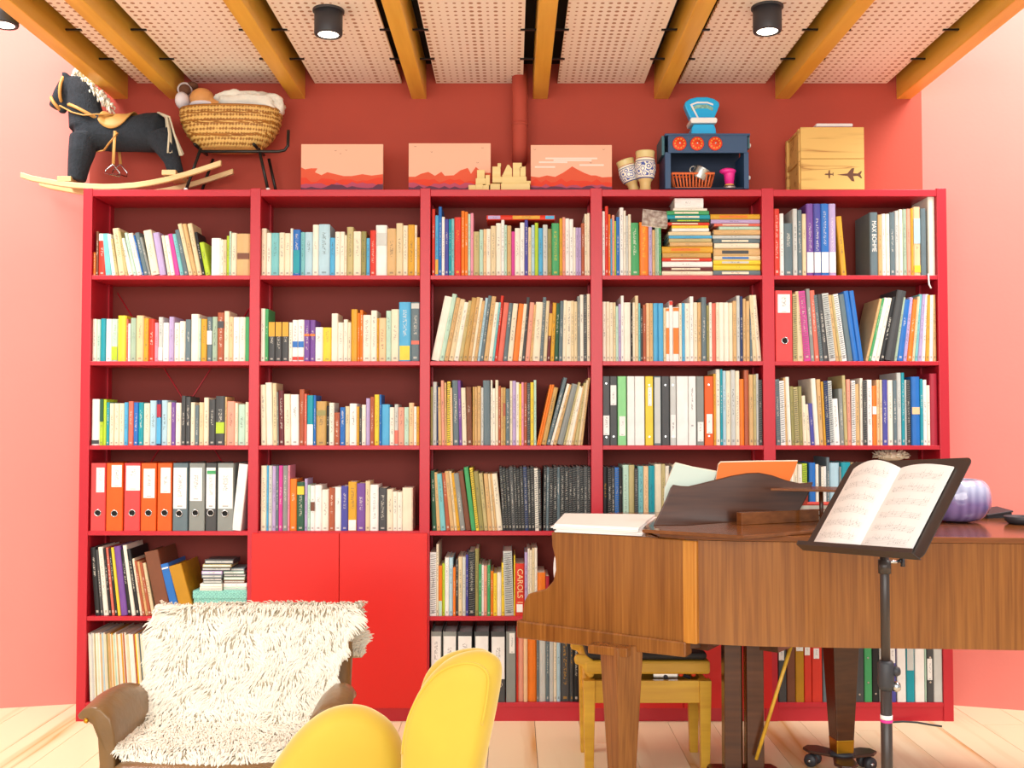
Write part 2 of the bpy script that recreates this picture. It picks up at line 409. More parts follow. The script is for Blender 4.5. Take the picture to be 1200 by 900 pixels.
def book_mesh(name, t, h, d, round_spine=True, cov=.0022):
    """Cover as a C-shaped shell with a gently rounded spine (spine at y=0, x from 0 to t, z from 0 to h)."""
    c = min(cov, t*.22); b = min(.006, t*.3) if round_spine else .0008
    out = [(0, d), (0, b)] + ([(t*.14, b*.35), (t*.5, 0), (t*.86, b*.35)] if t > .008 else [(t*.5, 0)]) + [(t, b), (t, d)]
    inn = [(t-c, d), (t-c, b+c), (c, b+c), (c, d)]
    prof = out + inn; n = len(prof)
    V = [(x, y, 0) for x, y in prof] + [(x, y, h) for x, y in prof]
    F = [(i, (i+1) % n, (i+1) % n+n, i+n) for i in range(n)]
    no = len(out)
    # end caps of the shell: side boards and spine
    for z in (0, n):
        caps = [(0, 1, n-2, n-1), (no-2, no-1, no, no+1), tuple(range(1, no-1)) + (no+1, no+2)]
        for q in caps: F.append(tuple(i+z for i in (q if z else q[::-1])))
    return V, F
def colour(o, c):
    o.color = lin(PAL[c]) if c in PAL else lin(c)
def add_book(name, kind, base, t, h, d, c, ang=0, side=1, ink=None, spiral=False, bands=(), label='', cat='', group='', letters=True, rough_pages=True):
    """base: the touching lower corner (left corner when leaning left, right corner when leaning right)."""
    V, F = book_mesh(name, t, h, d, not spiral)
    if side > 0: V = [(x-t, y, z) for x, y, z in V]; x0 = -t
    else: x0 = 0
    o = mesh(name, V, F, 'printed_cover' if letters else 'plain_cover', None, False, base, (0, ang, 0))
    colour(o, c)
    o['ink'] = lin(PAL[ink or ('ivory' if c in DARK else 'charcoal')])[:3]
    tag(o, label, cat, group)
    cc = min(.0022, t*.22); dz = min(.003, h*.01)
    v, f = box_vf(x0+cc, x0+t-cc, cc+min(.006, t*.3), d-.004, dz, h-dz)
    mesh('page_block', v, f, 'paper', o)
    for (za, zb, bc_) in bands:
        bb = min(.006, t*.3)
        v, f = box_vf(x0+t*.06, x0+t*.94, -.0006, bb*.9, za, zb)
        s = mesh('spine_label', v, f, 'plain_cover', o); colour(s, bc_)
    if spiral:
        n = max(8, int(h/.0105)); pts = []; r = t*.5+.0012
        for i in range(n*5+1):
            th = 2*math.pi*i/5
            pts.append((x0+t*.5+r*math.cos(th)*.92, .002+.0075*math.sin(th), .008+(h-.016)*i/(n*5)))
        V, F = tube_vf(pts, .0013, 3, False, True)
        w = mesh('wire_binding', V, F, 'printed_cover', o); colour(w, 'grey' if c in DARK else 'charcoal')
        w['ink'] = lin('888888')[:3]
    return o
def add_file(kind, X0, X1, z0, h, c, lab=None, ring=None, d=.25, label='', cat='', group='', ink=None, dots=(), Y=.008, extra=None, ang=0):
    """Ring binder or lever arch file: stiff cover, papers, paper label, finger ring."""
    t = X1-X0
    out = [(0, d), (0, .003), (.003, 0), (t-.003, 0), (t, .003), (t, d)]; c_ = .003
    inn = [(t-c_, d), (t-c_, c_+.002), (c_, c_+.002), (c_, d)]; prof = out+inn; n = len(prof)
    V = [(x, y, 0) for x, y in prof]+[(x, y, h) for x, y in prof]
    F = [(i, (i+1) % n, (i+1) % n+n, i+n) for i in range(n)]
    for z in (0, n):
        for q in [(0, 1, n-2, n-1), (4, 5, 6, 7), (1, 2, 3, 4, 7, 8)]: F.append(tuple(i+z for i in (q if z else q[::-1])))
    if ang > 0: V = [(x-t, y, z) for x, y, z in V]
    o = mesh(kind, V, F, 'plain_cover', None, False, (X1 if ang > 0 else X0, Y, z0), (0, ang, 0)); colour(o, c); tag(o, label, cat, group)
    xo = -t if ang > 0 else 0
    v, f = box_vf(xo+c_+.001, xo+t-c_-.001, .02, d-.012, .006, h-.02); mesh('paper_block', v, f, 'white_paper', o)
    if lab:
        (la, lb, za, zb) = lab
        v, f = box_vf(xo+la, xo+lb, -.0012, .001, za, zb); s = mesh('spine_label', v, f, 'printed_cover', o); colour(s, 'white'); s['ink'] = lin('505054')[:3]
    if extra:
        za, zb, ec = extra; v, f = box_vf(xo+t*.1, xo+t*.9, -.002, .001, za, zb); s = mesh('colour_strip', v, f, 'plain_cover', o); colour(s, ec)
    if ring:
        rx_, rz_ = ring
        pts = [(xo+rx_+.0145*math.cos(a), -.001, rz_+.0145*math.sin(a)) for a in [2*math.pi*k/18 for k in range(18)]]
        s = mesh('finger_ring', *tube_vf(pts, .0028, 5, True), 'chrome', o, True)
        V, F = lathe_vf([(.001, 0), (.0125, 0), (.0125, .002), (.001, .002)], 18); mesh('finger_hole', V, F, 'ceiling_dark', o, loc=(xo+rx_, .0012, rz_), rot=(math.pi/2, 0, 0))
    for zz in dots:
        V, F = lathe_vf([(.0005, 0), (.0045, 0), (.0045, .0018), (.0005, .0018)], 10); s = mesh('rivet', V, F, 'chrome', o, loc=(xo+t*.5, .0005, zz), rot=(math.pi/2, 0, 0))
    return o
NOUN = {'paperback_book': ('paperback', 'paperback'), 'picture_book': ('picture book', 'picture book'), 'music_score': ('music score', 'music score'),
        'spiral_bound_score': ('wire-bound score', 'spiral book'), 'magazine': ('magazine', 'magazine'), 'record_sleeve': ('record sleeve', 'record')}
CNT = {}
def shelf(bay, row, x0, y0, k, start, data, kind, depth=.14, zrow=None, YS=.012):
    zs = RZ[row]; xl = start
    tot = 0
    # the row is set between its two posts: squeeze it if the reading of the photograph runs into one
    lo_, hi_ = UX[bay][1]+.0015, UX[bay+1][0]-.0015
    fw0 = (YS+.003-CAM[1])*_c + (zs-CAM[2])*_s
    mn_, mx_ = 1e9, -1e9; x_ = start
    for tok in data.replace('\n', ' ').split(';'):
        p = tok.split()
        if not p: continue
        if p[1] != '-':
            le = sum(float(q) for q in p[3:] if q[0] in '+-')
            for v in (x_, float(p[0])):
                X_ = (x0+v*k-600)/1200*fw0; Xt = X_+le*k/1200*fw0*1.02
                mn_ = min(mn_, X_, Xt); mx_ = max(mx_, X_, Xt)
        x_ = float(p[0])
    tl, tr = max(mn_, lo_), min(mx_, hi_); sq = (tr-tl)/(mx_-mn_)
    for tok in data.replace('\n', ' ').split(';'):
        p = tok.split()
        if not p: continue
        xr = float(p[0])
        if p[1] == '-': xl = xr; continue
        top = float(p[1]); c = p[2].replace('_', ' '); lean = 0; sp = False; ink = None; bands = []; nm = kind; letters = True; w_adj = ''
        for q in p[3:]:
            if q[0] in '+-': lean = float(q)
            elif q == 's': sp = True; nm = 'spiral_bound_score'
            elif q == 'n': letters = False
            elif q.startswith('i:'): ink = q[2:].replace('_', ' ')
            elif q.startswith('B:'):
                a, b, bcn = q[2:].split(','); bands.append((float(a), float(b), bcn.replace('_', ' ')))
            elif q.startswith('w:'): w_adj = q[2:].replace('_', ' ')
        Y = YS + R.uniform(0, .007)
        pyb = 0
        A = P(x0+xl*k, y0+top*k, Y); B = P(x0+xr*k, y0+top*k, Y)
        # X at shelf level, height from spine top
        zb = zs
        pb = (y0 + 0)                                   # pixel row of the shelf is implied by zs
        def xat(px):                                    # X on this spine plane at shelf height for pixel column px
            fw = (Y-CAM[1])*_c + (zb-CAM[2])*_s
            return tl + ((px-600)/1200*fw - mn_)*sq
        xa, xb = xat(x0+xl*k), xat(x0+xr*k)
        h = A.z - zs
        fwt = (Y-CAM[1])*_c + (A.z-CAM[2])*_s
        dxm = lean*k/1200*fwt*sq
        ang = math.atan2(dxm, h); L_ = h/math.cos(ang) if abs(ang) > .01 else h
        t = (xb-xa)*math.cos(ang)*.985 - .0003
        t = max(t, .0022)
        tot += 1
        dd = depth*R.uniform(.92, 1.05); dd = min(dd, .285-Y-.03)
        wmm = t
        adj = ('thick ' if t > .034 else 'slim ' if t < .0125 else '')
        if abs(ang) > .12: adj += 'leaning '
        noun, cat = NOUN[nm]
        extra = w_adj
        lab = f"{adj}{c} {noun}{(' ' + extra) if extra else ''}, {nth(tot)} from the horse end, {SHELF[row]} shelf, {BAY[bay]} bay"
        fr = lambda py: (P(600, y0+py*k, Y).z-zs)
        bn = [(fr(max(a, b)), fr(min(a, b)), bcn) for a, b, bcn in bands]
        base = (xb if ang > .01 else xa, Y, zs + (.0004))
        add_book(nm, nm, base, t, L_ if abs(ang) < .01 else L_*.995, dd, c, ang if abs(ang) > .01 else 0, 1 if ang > .01 else -1, ink, sp, bn, lab, cat, f"{noun}s on the {SHELF[row]} shelf, {BAY[bay]} bay", letters)
        CNT[nm] = CNT.get(nm, 0)+1
        xl = xr
K = .175
shelf(0, 1, 95, 245, K, 62, '''78 290 orange; 97 150 brown; 146 165 red B:165,212,ivory; 190 165 aqua -28 n; 216 168 white -38; 236 200 khaki -42; 281 130 beige -48; 301 150 khaki -56; 338 200 ivory -66; 360 160 mint -68; 398 165 ivory -70;
408 175 blue -66; 440 160 slate -68; 458 190 grey -66; 515 145 cream -60; 560 160 lilac -52 n; 570 -; 592 178 cream -48; 620 178 white -48; 655 168 magenta -55 n; 682 168 aqua -58; 714 140 slate -68; 745 100 beige -82; 772 100 tan -80; 806 98 beige -74; 826 155 black -58;
862 225 lime -46; 866 -; 930 195 white n; 950 205 ivory; 970 205 beige; 988 180 lime; 1001 150 mint; 1038 160 cream; 1130 165 tan n w:with_a_dark_emblem B:295,335,brown''', 'paperback_book')
shelf(0, 2, 95, 345, K, 58, '''90 165 ivory; 115 168 mint; 150 162 teal n; 190 165 white; 232 165 mint i:olive B:350,440,lime; 290 142 yellow n; 302 165 coral; 318 195 white; 358 158 sage; 408 142 peach; 442 160 gold; 482 165 red; 508 190 pink; 540 152 light_grey B:355,440,white; 580 190 white i:navy; 615 150 lilac; 652 190 ivory; 692 180 ivory; 730 168 slate;
785 132 ivory n; 797 160 mint; 838 165 gold; 875 152 slate B:245,335,white; 910 150 sage; 955 122 rust B:180,225,charcoal; 990 112 cream; 1018 150 peach; 1060 152 white; 1100 152 ivory; 1130 152 green n''', 'paperback_book')
shelf(0, 3, 95, 445, K, 68, '''122 130 white n B:405,430,charcoal; 148 130 lime B:130,280,dark_green; 168 132 lime n; 188 152 teal; 220 158 cream; 255 158 cream; 288 158 cream; 315 152 sky; 352 145 coral; 385 152 blue; 420 152 teal; 462 158 cream; 508 140 pale_blue; 540 138 navy B:165,250,crimson B:255,430,sky; 582 138 pale_blue; 608 152 cream; 636 152 purple; 675 155 ivory; 705 108 charcoal; 738 115 charcoal;
768 152 cream; 795 170 slate; 828 152 beige; 862 120 cream; 908 132 charcoal; 972 110 charcoal B:285,360,lime; 985 115 tan; 1040 145 salmon; 1060 155 cream; 1110 165 mint; 1135 150 cream''', 'paperback_book')
shelf(1, 1, 295, 245, K, 55, '''90 130 cream; 122 160 ivory; 175 160 aqua; 213 158 cream; 252 162 cream; 270 130 ivory; 320 138 blue i:ivory B:275,430,teal; 350 155 aqua; 403 155 pale_blue; 443 105 ivory; 520 102 pale_blue; 555 192 sky; 590 152 ivory; 620 152 ivory; 635 175 cream; 680 120 khaki; 732 152 cream B:150,200,cream; 768 150 olive; 792 195 sky; 832 142 red; 908 108 white n w:with_portrait_photo B:160,245,light_grey; 970 130 tan;
1015 95 beige; 1050 110 cream; 1095 105 gold; 1112 108 cream; 1132 190 gold''', 'paperback_book')
shelf(1, 2, 295, 345, K, 45, '''75 95 ivory; 98 98 green; 145 185 charcoal B:186,282,gold; 190 185 charcoal B:186,282,gold; 238 185 charcoal B:186,282,gold; 262 188 ivory; 300 172 white i:red B:315,355,blue B:418,440,red; 342 170 white i:red B:315,355,blue B:418,440,red; 380 172 purple B:265,280,orange; 418 172 purple B:265,280,orange; 470 220 white; 528 222 yellow; 572 128 ivory n; 610 188 ivory; 640 168 ivory; 662 188 cream; 705 100 gold n; 722 125 orange;
742 105 orange; 797 138 ivory; 838 108 ivory; 850 160 gold; 900 158 peach; 935 110 mint; 988 100 cream; 1068 52 sky i:ivory B:345,440,yellow; 1130 52 slate B:60,95,light_grey B:310,335,coral''', 'paperback_book')
shelf(1, 3, 295, 445, K, 50, '''87 32 cream -9; 132 18 ivory -12 n; 160 22 beige -8; 172 80 grey -8; 210 70 maroon -8; 255 95 cream -6; 310 98 white -5; 345 65 rust; 362 95 coral; 408 105 teal n B:300,438,white; 425 105 blue; 497 145 kraft B:205,240,olive; 515 175 black; 550 155 ivory; 590 220 rust; 625 185 blue; 655 178 beige; 705 160 white; 722 180 gold; 738 185 charcoal; 768 168 ivory; 797 125 lilac n; 825 115 rust; 860 100 yellow; 873 100 blue; 930 165 sky n; 963 185 ivory;
990 165 light_grey B:340,430,coral; 1030 185 salmon; 1062 185 mint; 1097 155 peach; 1115 180 white; 1135 180 gold''', 'paperback_book')
shelf(1, 4, 295, 535, K, 58, '''98 62 cream; 110 62 sky; 135 62 light_grey; 160 65 lilac; 178 62 slate; 205 62 magenta; 240 62 grey; 252 60 pink; 300 150 orange; 352 172 dark_green B:200,255,yellow; 372 150 lilac; 392 190 mint; 422 195 white B:305,365,brown; 468 192 white; 515 222 ivory; 555 210 rust; 598 205 white; 645 198 indigo; 702 170 gold B:425,495,white; 760 180 purple; 792 165 beige; 848 190 white; 905 210 charcoal; 945 220 cream; 975 235 ivory; 1008 238 ivory; 1078 210 cream n''', 'paperback_book')
shelf(2, 1, 495, 235, K, 62, '''85 58 red; 108 100 sky B:395,495,gold; 130 42 blue; 150 110 white; 178 125 indigo; 195 125 teal; 215 122 aqua; 262 112 red i:yellow; 285 70 orange; 308 75 orange; 325 90 mint; 345 85 pink; 385 208 khaki; 412 195 mint; 432 192 peach; 462 190 ivory; 497 170 beige; 533 152 ivory; 555 130 white; 572 165 mint; 602 168 tan; 625 208 magenta n; 660 185 ivory; 692 148 white; 715 130 indigo; 738 180 beige; 760 165 pale_blue; 785 150 lime n; 815 185 sky; 848 162 light_grey; 875 190 olive;
928 152 green i:yellow; 948 120 gold; 968 112 salmon; 995 120 white; 1022 125 white; 1038 180 ivory; 1058 182 lilac; 1075 182 lilac; 1098 152 rust; 1115 90 cream; 1135 85 cream''', 'picture_book', .19)
shelf(2, 2, 495, 335, K, 50, '''108 75 ivory +92 n; 140 55 mint +88; 168 80 tan +84; 205 90 beige +80; 240 110 ivory +70; 265 100 khaki +66; 300 80 kraft +64; 325 75 tan +62; 345 80 cream +60; 365 100 tan +56; 385 80 pale_blue +56; 408 65 slate +56; 440 70 tan +56; 468 110 ivory +48; 482 110 aqua +46; 502 65 red +45; 540 112 coral +44 n; 570 115 slate +40; 605 118 cream +40; 645 120 orange +44 n; 668 120 cream +38; 690 75 charcoal +34; 722 110 salmon +34; 740 125 tan +30; 790 108 cream +25; 812 75 slate +24 s;
838 100 beige +22; 862 120 maroon +20 B:185,335,gold; 888 112 gold +18; 918 115 dark_green +14; 945 100 slate +12; 968 95 cream +8; 1005 100 cream +5; 1025 100 beige +3; 1048 105 beige +2; 1064 70 grey s; 1090 60 ivory; 1112 60 charcoal s; 1135 55 cream''', 'music_score', .22)
shelf(2, 3, 495, 435, K, 52, '''68 105 olive; 95 72 light_grey; 105 100 navy; 130 105 tan -8; 150 60 salmon -8; 166 75 tan -6; 188 70 yellow s; 205 110 peach -6; 248 60 slate -8; 268 60 purple -12; 300 110 cream -10; 338 105 brown -8; 352 105 kraft; 368 105 tan; 395 100 tan; 412 110 light_grey; 460 60 slate -5 n; 472 60 ivory; 492 115 ivory; 512 60 cream; 530 98 rust; 545 110 tan; 562 110 kraft B:215,300,rust; 590 118 slate; 608 65 cream; 632 65 lilac; 655 75 ivory; 668 85 yellow; 685 75 pink; 708 75 rust; 730 80 charcoal s; 752 75 yellow;
770 60 mint; 785 90 orange +92 n; 800 90 orange +92 n; 835 110 kraft +84; 862 45 slate +118; 880 85 ivory +116; 905 90 tan +105; 950 90 grey +104 n; 968 75 khaki +104; 985 100 cream +92; 1005 110 ivory +82; 1022 100 tan +74; 1050 80 khaki +68; 1066 60 beige +60; 1082 45 tan +54''', 'music_score', .22)
shelf(2, 4, 495, 535, K, 58, '''88 95 dark_green -14; 115 105 tan -22; 152 115 aqua -30; 182 110 rust -30; 210 98 tan -40; 228 98 beige -40; 250 110 gold -42; 285 112 grey -48; 325 98 brown -56 n; 357 72 green -54 n; 378 75 yellow -46 s; 412 100 olive -42; 440 112 khaki -40; 470 115 tan -34; 485 115 beige -34; 500 115 tan -34; 540 115 cream -40; 560 70 black -26 s; 580 75 black -26 s i:khaki; 602 80 black -24 s; 628 70 charcoal -22 s; 648 70 black -20 s; 668 80 black -18 s; 690 70 black -16 s; 715 68 navy -14 s; 735 75 black -12 s; 760 70 black -10 s; 785 78 ivory -8 s; 802 85 black -6 s; 812 -; 832 70 black +6 s; 850 70 slate +6;
880 75 black +6 s; 905 65 black +5 s; 930 72 slate +4; 960 70 black +4 s; 988 70 black +3 s; 1014 76 black +3 s; 1040 70 black +2 s; 1066 66 charcoal +2 s; 1092 72 black +1 s; 1116 68 charcoal s; 1138 70 black s''', 'music_score', .22)
shelf(2, 5, 495, 630, K, 50, '''92 100 white s; 108 45 cream; 132 190 orange n B:425,525,mint; 150 175 lime; 178 135 white; 205 135 pale_blue; 222 200 orange; 240 150 charcoal; 268 130 beige; 290 130 light_grey; 308 115 indigo; 352 95 black s; 378 75 olive; 395 180 green; 412 185 white; 435 190 salmon; 455 185 green; 475 225 orange; 500 240 yellow; 530 235 ivory n; 552 170 yellow; 612 90 light_grey -12 s; 622 120 yellow; 685 175 red n w:lettered_CAROLS; 705 100 lilac; 720 75 ivory; 735 85 cream; 752 70 beige; 770 70 ivory; 825 235 orange n; 850 260 crimson n''', 'music_score', .22)
shelf(3, 1, 697, 225, K, 42, '''62 130 white; 85 95 red; 100 150 orange; 110 180 sky; 128 155 salmon; 138 195 lime; 162 168 blue; 190 105 white; 205 125 ivory; 222 160 light_grey; 240 150 cream; 298 205 green -6; 360 202 orange i:yellow; 385 205 lilac; 405 255 tan; 420 190 sage; 432 200 mint; 446 190 green''', 'picture_book', .19)
shelf(3, 2, 697, 330, K, 48, '''75 135 ivory; 98 135 cream; 122 140 cream; 140 140 beige; 158 165 mint; 175 150 lilac; 195 95 white; 243 140 ivory n; 255 145 black; 272 140 cream; 295 95 beige; 308 145 aqua; 325 180 charcoal; 347 155 rust; 370 145 peach; 395 145 tan; 430 145 sky n; 465 145 sky n; 482 175 beige; 505 175 white n B:180,198,orange B:310,485,orange; 530 130 white n B:132,158,red; 572 172 white n B:175,198,orange B:310,485,orange; 592 145 cream; 612 145 sky; 645 145 ivory; 672 100 white; 698 140 cream; 725 140 tan; 760 105 slate; 778 160 olive; 798 140 ivory; 825 145 coral n; 845 140 cream; 880 140 ivory n; 912 140 ivory n; 940 142 cream n; 965 130 tan; 990 95 light_grey; 1008 100 navy;
1030 115 tan; 1055 130 tan; 1075 90 slate; 1104 90 beige -22; 1136 90 cream -34''', 'music_score', .22)
shelf(3, 3, 697, 425, K, 797, '''815 75 gold; 845 45 ivory; 862 45 teal; 885 55 pale_blue; 918 55 cream; 950 50 light_grey; 980 55 cream; 1010 110 orange n; 1045 50 rust n; 1075 80 tan; 1095 80 khaki; 1112 75 light_grey; 1136 115 charcoal s''', 'music_score', .22)
shelf(3, 4, 700, 530, .1, 68, '''125 175 black i:gold; 170 180 black s; 208 185 charcoal; 255 180 blue s; 300 185 black; 372 150 mint; 440 150 khaki n; 480 190 charcoal s; 545 165 aqua i:navy; 605 165 peach i:rust; 675 160 teal i:navy; 755 140 cream n; 800 140 khaki; 850 160 ivory; 880 170 charcoal s; 930 150 cream''', 'music_score', .22)
K5 = 220/1200
shelf(4, 1, 897, 225, K5, 58, '''95 108 red; 122 138 white; 180 200 slate; 210 108 light_grey; 240 115 slate; 268 140 beige; 316 75 purple i:ivory B:385,516,white; 362 75 indigo i:ivory B:385,516,white; 414 75 blue i:ivory B:385,516,white; 460 75 lilac i:ivory B:385,516,white; 492 -; 528 155 gold -30; 680 -; 732 130 slate n w:lettered_in_white; 758 145 tan; 782 140 white; 808 140 ivory; 842 130 slate; 868 120 light_grey; 893 112 ivory; 918 110 sage; 945 108 salmon; 962 105 gold; 1008 95 peach B:170,330,pale_blue B:470,515,yellow; 1045 105 slate n; 1058 -; 1104 20 ivory n''', 'picture_book', .2)
shelf(4, 2, 897, 330, K5, 178, '''205 80 khaki s; 250 60 beige -8; 292 60 magenta -34 s; 318 45 grey -28; 352 55 coral -30; 374 85 slate -38 s; 412 80 charcoal -38; 455 75 light_grey -44 s; 478 85 tan -48; 495 85 khaki -50; 527 80 white -54 s; 532 -; 570 80 slate -55 n; 604 60 blue -62 n; 637 58 blue -60 n; 646 -; 664 110 tan +96; 682 108 green +94; 710 105 white +92; 735 105 ivory +90; 770 100 black +88; 832 60 charcoal +88 n; 850 100 sage +64; 890 115 blue +54; 915 100 lilac +48; 948 115 orange +46; 965 95 beige +42; 985 80 aqua +36; 1010 80 lilac +36; 1035 80 white +30; 1060 85 gold +20; 1085 85 white +10; 1110 85 tan +2''', 'music_score', .22)
shelf(4, 3, 897, 425, K5, 65, '''95 105 slate -8 s; 125 115 white -8 s; 140 95 tan -12; 165 90 ivory -14; 187 150 olive -10; 215 155 khaki -10 s; 240 150 olive -8; 265 210 cream -10; 290 265 cream -12; 315 260 indigo -16; 347 100 ivory -24 n; 375 105 tan -20; 390 120 gold -18; 415 115 navy -16 s; 440 115 light_grey -14 s; 480 230 white -14; 508 165 grey -10; 530 80 khaki -14; 555 105 salmon -8; 580 115 white s; 610 135 tan -5; 630 100 ivory; 655 115 charcoal s; 690 110 white; 718 148 orange n B:280,330,white; 738 110 peach; 755 110 beige; 790 110 indigo; 825 112 ivory; 850 112 slate; 880 65 light_grey; 900 65 teal; 914 110 light_grey; 936 110 charcoal s; 944 -; 1000 90 blue n B:285,330,peach; 1020 105 teal; 1045 110 white; 1065 145 ivory; 1115 70 crimson n''', 'music_score', .22)
shelf(4, 4, 897, 525, K5, 70, '''100 110 cream; 135 105 tan; 165 110 ivory; 185 110 ivory; 212 100 cream; 240 105 ivory; 270 100 lime s; 284 -; 325 95 blue n; 345 105 ivory; 360 118 charcoal; 377 122 ivory; 395 118 white; 415 60 slate; 478 95 pale_blue n; 490 120 grey; 550 92 teal n; 570 95 tan; 600 95 cream; 640 100 ivory; 680 105 beige; 760 100 cream; 840 98 tan; 920 100 ivory; 1000 98 cream''', 'music_score', .22)
# lettering on two spines that can be read
def find(sub):
    for o in COL.objects:
        if sub in str(o.get('label', '')): return o
mat('ink_white', 'f4f2ea', .6); mat('ink_cream', 'f3d9a0', .6); mat('ink_dark', '35353a', .6); mat('ink_gold', 'd8b24a', .5)
o = find('lettered CAROLS'); bb = [Vector(v) for v in o.bound_box]; t = bb[6].x - bb[0].x; h = bb[6].z
text('lettering', 'CAROLS 1', t*.85, 'ink_cream', o, ((bb[0].x+bb[6].x)/2, -.0006, h*.56), (math.pi/2, math.pi/2, 0))
o2 = box('spine_label', bb[0].x+t*.15, bb[0].x+t*.8, -.0008, .003, h*.07, h*.22, 'white_paper', o)
o = find('lettered in white'); bb = [Vector(v) for v in o.bound_box]; t = bb[6].x - bb[0].x; h = bb[6].z
text('lettering', 'MAX BOHME', t*.78, 'ink_white', o, ((bb[0].x+bb[6].x)/2, -.0006, h*.62), (math.pi/2, math.pi/2, 0), sx=.88)

# ---- lever arch files and ring binders
def files(bay, row, x0, y0, k, items, kind, cat, noun, first=1, top=45):
    z0 = RZ[row]; Y = .008
    fw = (Y-CAM[1])*_c + (z0-CAM[2])*_s
    X = lambda zx: (x0+zx*k-600)/1200*fw
    Zt = lambda zy: P(600, y0+zy*k, Y).z - z0
    for n, it in enumerate(items):
        a, b, c = it[0], it[1], it[2]; opt = it[3] if len(it) > 3 else {}
        tp = opt.get('top', top); xa, xb = X(a)+.0006, X(b)-.0006
        lo_, hi_ = UX[bay][1]+.001, UX[bay+1][0]-.001; ex_ = (opt.get('lean') or 0)*k/1200*fw
        sh_ = max(0, lo_-min(xa, xa+ex_)) - max(0, max(xb, xb+ex_)-hi_)
        xa += sh_; xb += sh_
        lab = opt.get('lab'); ring = opt.get('ring')
        L_ = None
        if lab: L_ = (X(lab[0])-xa+sh_, X(lab[1])-xa+sh_, Zt(lab[3]), Zt(lab[2]))
        rg = None
        if ring: rg = (X(ring[0])-xa+sh_, Zt(ring[1]))
        h = Zt(tp); extra = opt.get('extra')
        ex = (Zt(extra[1]), Zt(extra[0]), extra[2]) if extra else None
        ang = 0
        if opt.get('lean'): ang = math.atan2(opt['lean']*k/1200*fw, h)
        desc = opt.get('d', '')
        label = f"{c} {noun}{(' ' + desc) if desc else ''}, {nth(n+first)} from the horse end, {SHELF[row]} shelf, {BAY[bay]} bay"
        add_file(kind, xa, xb, z0+.0005, h, c, L_, rg, .25, label, cat, f"{noun}s, {SHELF[row]} shelf, {BAY[bay]} bay", None, [Zt(d) for d in opt.get('dots', ())], Y, ex, ang)
PAL.update({'bright orange': 'f0601c', 'rose red': 'e84a4a', 'patterned green': '8fd890'})
files(0, 4, 95, 535, K, [(60, 161, 'rose red', dict(lab=(98, 152, 75, 240), ring=(110, 378))), (165, 277, 'bright orange', dict(lab=(200, 268, 58, 205), ring=(222, 382))), (285, 393, 'rose red', dict(lab=(298, 390, 62, 228), ring=(340, 378))),
 (397, 502, 'bright orange', dict(lab=(415, 490, 82, 278), ring=(450, 378))), (508, 606, 'bright orange', dict(lab=(530, 595, 75, 245), ring=(558, 378))), (612, 713, 'slate', dict(lab=(616, 703, 75, 350), ring=(655, 382))),
 (720, 827, 'grey', dict(lab=(727, 807, 75, 298), ring=(764, 378))), (832, 906, 'charcoal', dict(lab=(836, 897, 75, 350), ring=(866, 378), extra=(95, 118, 'green'))), (910, 1020, 'grey', dict(lab=(917, 1013, 75, 350), ring=(962, 382))),
 (1022, 1086, 'white', dict(lean=46, top=52, d='leaning'))], 'lever_arch_file', 'binder', 'lever arch file')
files(4, 2, 897, 330, K5, [(65, 175, 'rose red', dict(lab=(82, 160, 82, 200), ring=(125, 378), top=58))], 'lever_arch_file', 'binder', 'lever arch file')
files(2, 6, 495, 725, K, [(55, 128, 'grey', dict(lab=(60, 122, 118, 400))), (135, 228, 'grey', dict(lab=(142, 222, 118, 400))), (234, 334, 'charcoal', dict(lab=(240, 328, 118, 400))), (345, 447, 'charcoal', dict(lab=(355, 440, 118, 400))), (458, 554, 'charcoal', dict(lab=(464, 550, 122, 405), ring=(512, 440))), (560, 625, 'grey', dict(lab=(582, 618, 98, 232)))], 'lever_arch_file', 'binder', 'lever arch file', top=88)
files(3, 3, 697, 425, K, [(50, 99, 'charcoal', dict(lab=(55, 95, 355, 485), dots=(140, 500))), (102, 151, 'charcoal', dict(lab=(107, 145, 152, 285), dots=(495,))), (154, 212, 'patterned green', dict(lab=(165, 205, 360, 490))), (218, 268, 'white'), (269, 335, 'white'), (340, 393, 'yellow', dict(lab=(358, 382, 165, 290), dots=(150, 497))), (396, 446, 'slate', dict(dots=(150, 495), extra=(100, 540, 'light grey'))),
 (448, 501, 'charcoal', dict(dots=(150, 495))), (506, 546, 'light grey', dict(lab=(510, 543, 350, 505), dots=(150, 495))), (549, 627, 'white'), (628, 680, 'white', dict(lab=(636, 672, 140, 440))), (683, 733, 'grey', dict(lab=(690, 728, 398, 528))), (736, 796, 'bright orange', dict(lab=(750, 788, 345, 475), dots=(148, 492)))], 'ring_binder', 'binder', 'ring binder', top=92)
K6 = .2
files(4, 6, 880, 730, K6, [(162, 210, 'charcoal', dict(lab=(166, 196, 140, 220))), (212, 262, 'brown'), (263, 313, 'ochre', dict(lab=(268, 308, 138, 165))), (314, 358, 'red', dict(lab=(318, 348, 140, 190))), (359, 420, 'red', dict(lab=(370, 402, 150, 210))), (422, 470, 'slate'), (520, 560, 'ivory'), (562, 608, 'white'), (611, 664, 'charcoal', dict(dots=(115, 420))), (666, 712, 'green', dict(dots=(205, 350))), (713, 752, 'black', dict(dots=(115, 415))), (755, 812, 'light grey'),
 (814, 852, 'indigo', dict(lab=(817, 848, 120, 236))), (858, 911, 'white'), (913, 961, 'teal', dict(extra=(100, 278, 'light grey'))), (963, 1020, 'white'), (1022, 1032, 'mint'), (1034, 1073, 'charcoal', dict(lab=(1036, 1064, 210, 335), dots=(203, 348))), (1075, 1128, 'light grey')], 'ring_binder', 'binder', 'ring binder', top=58)
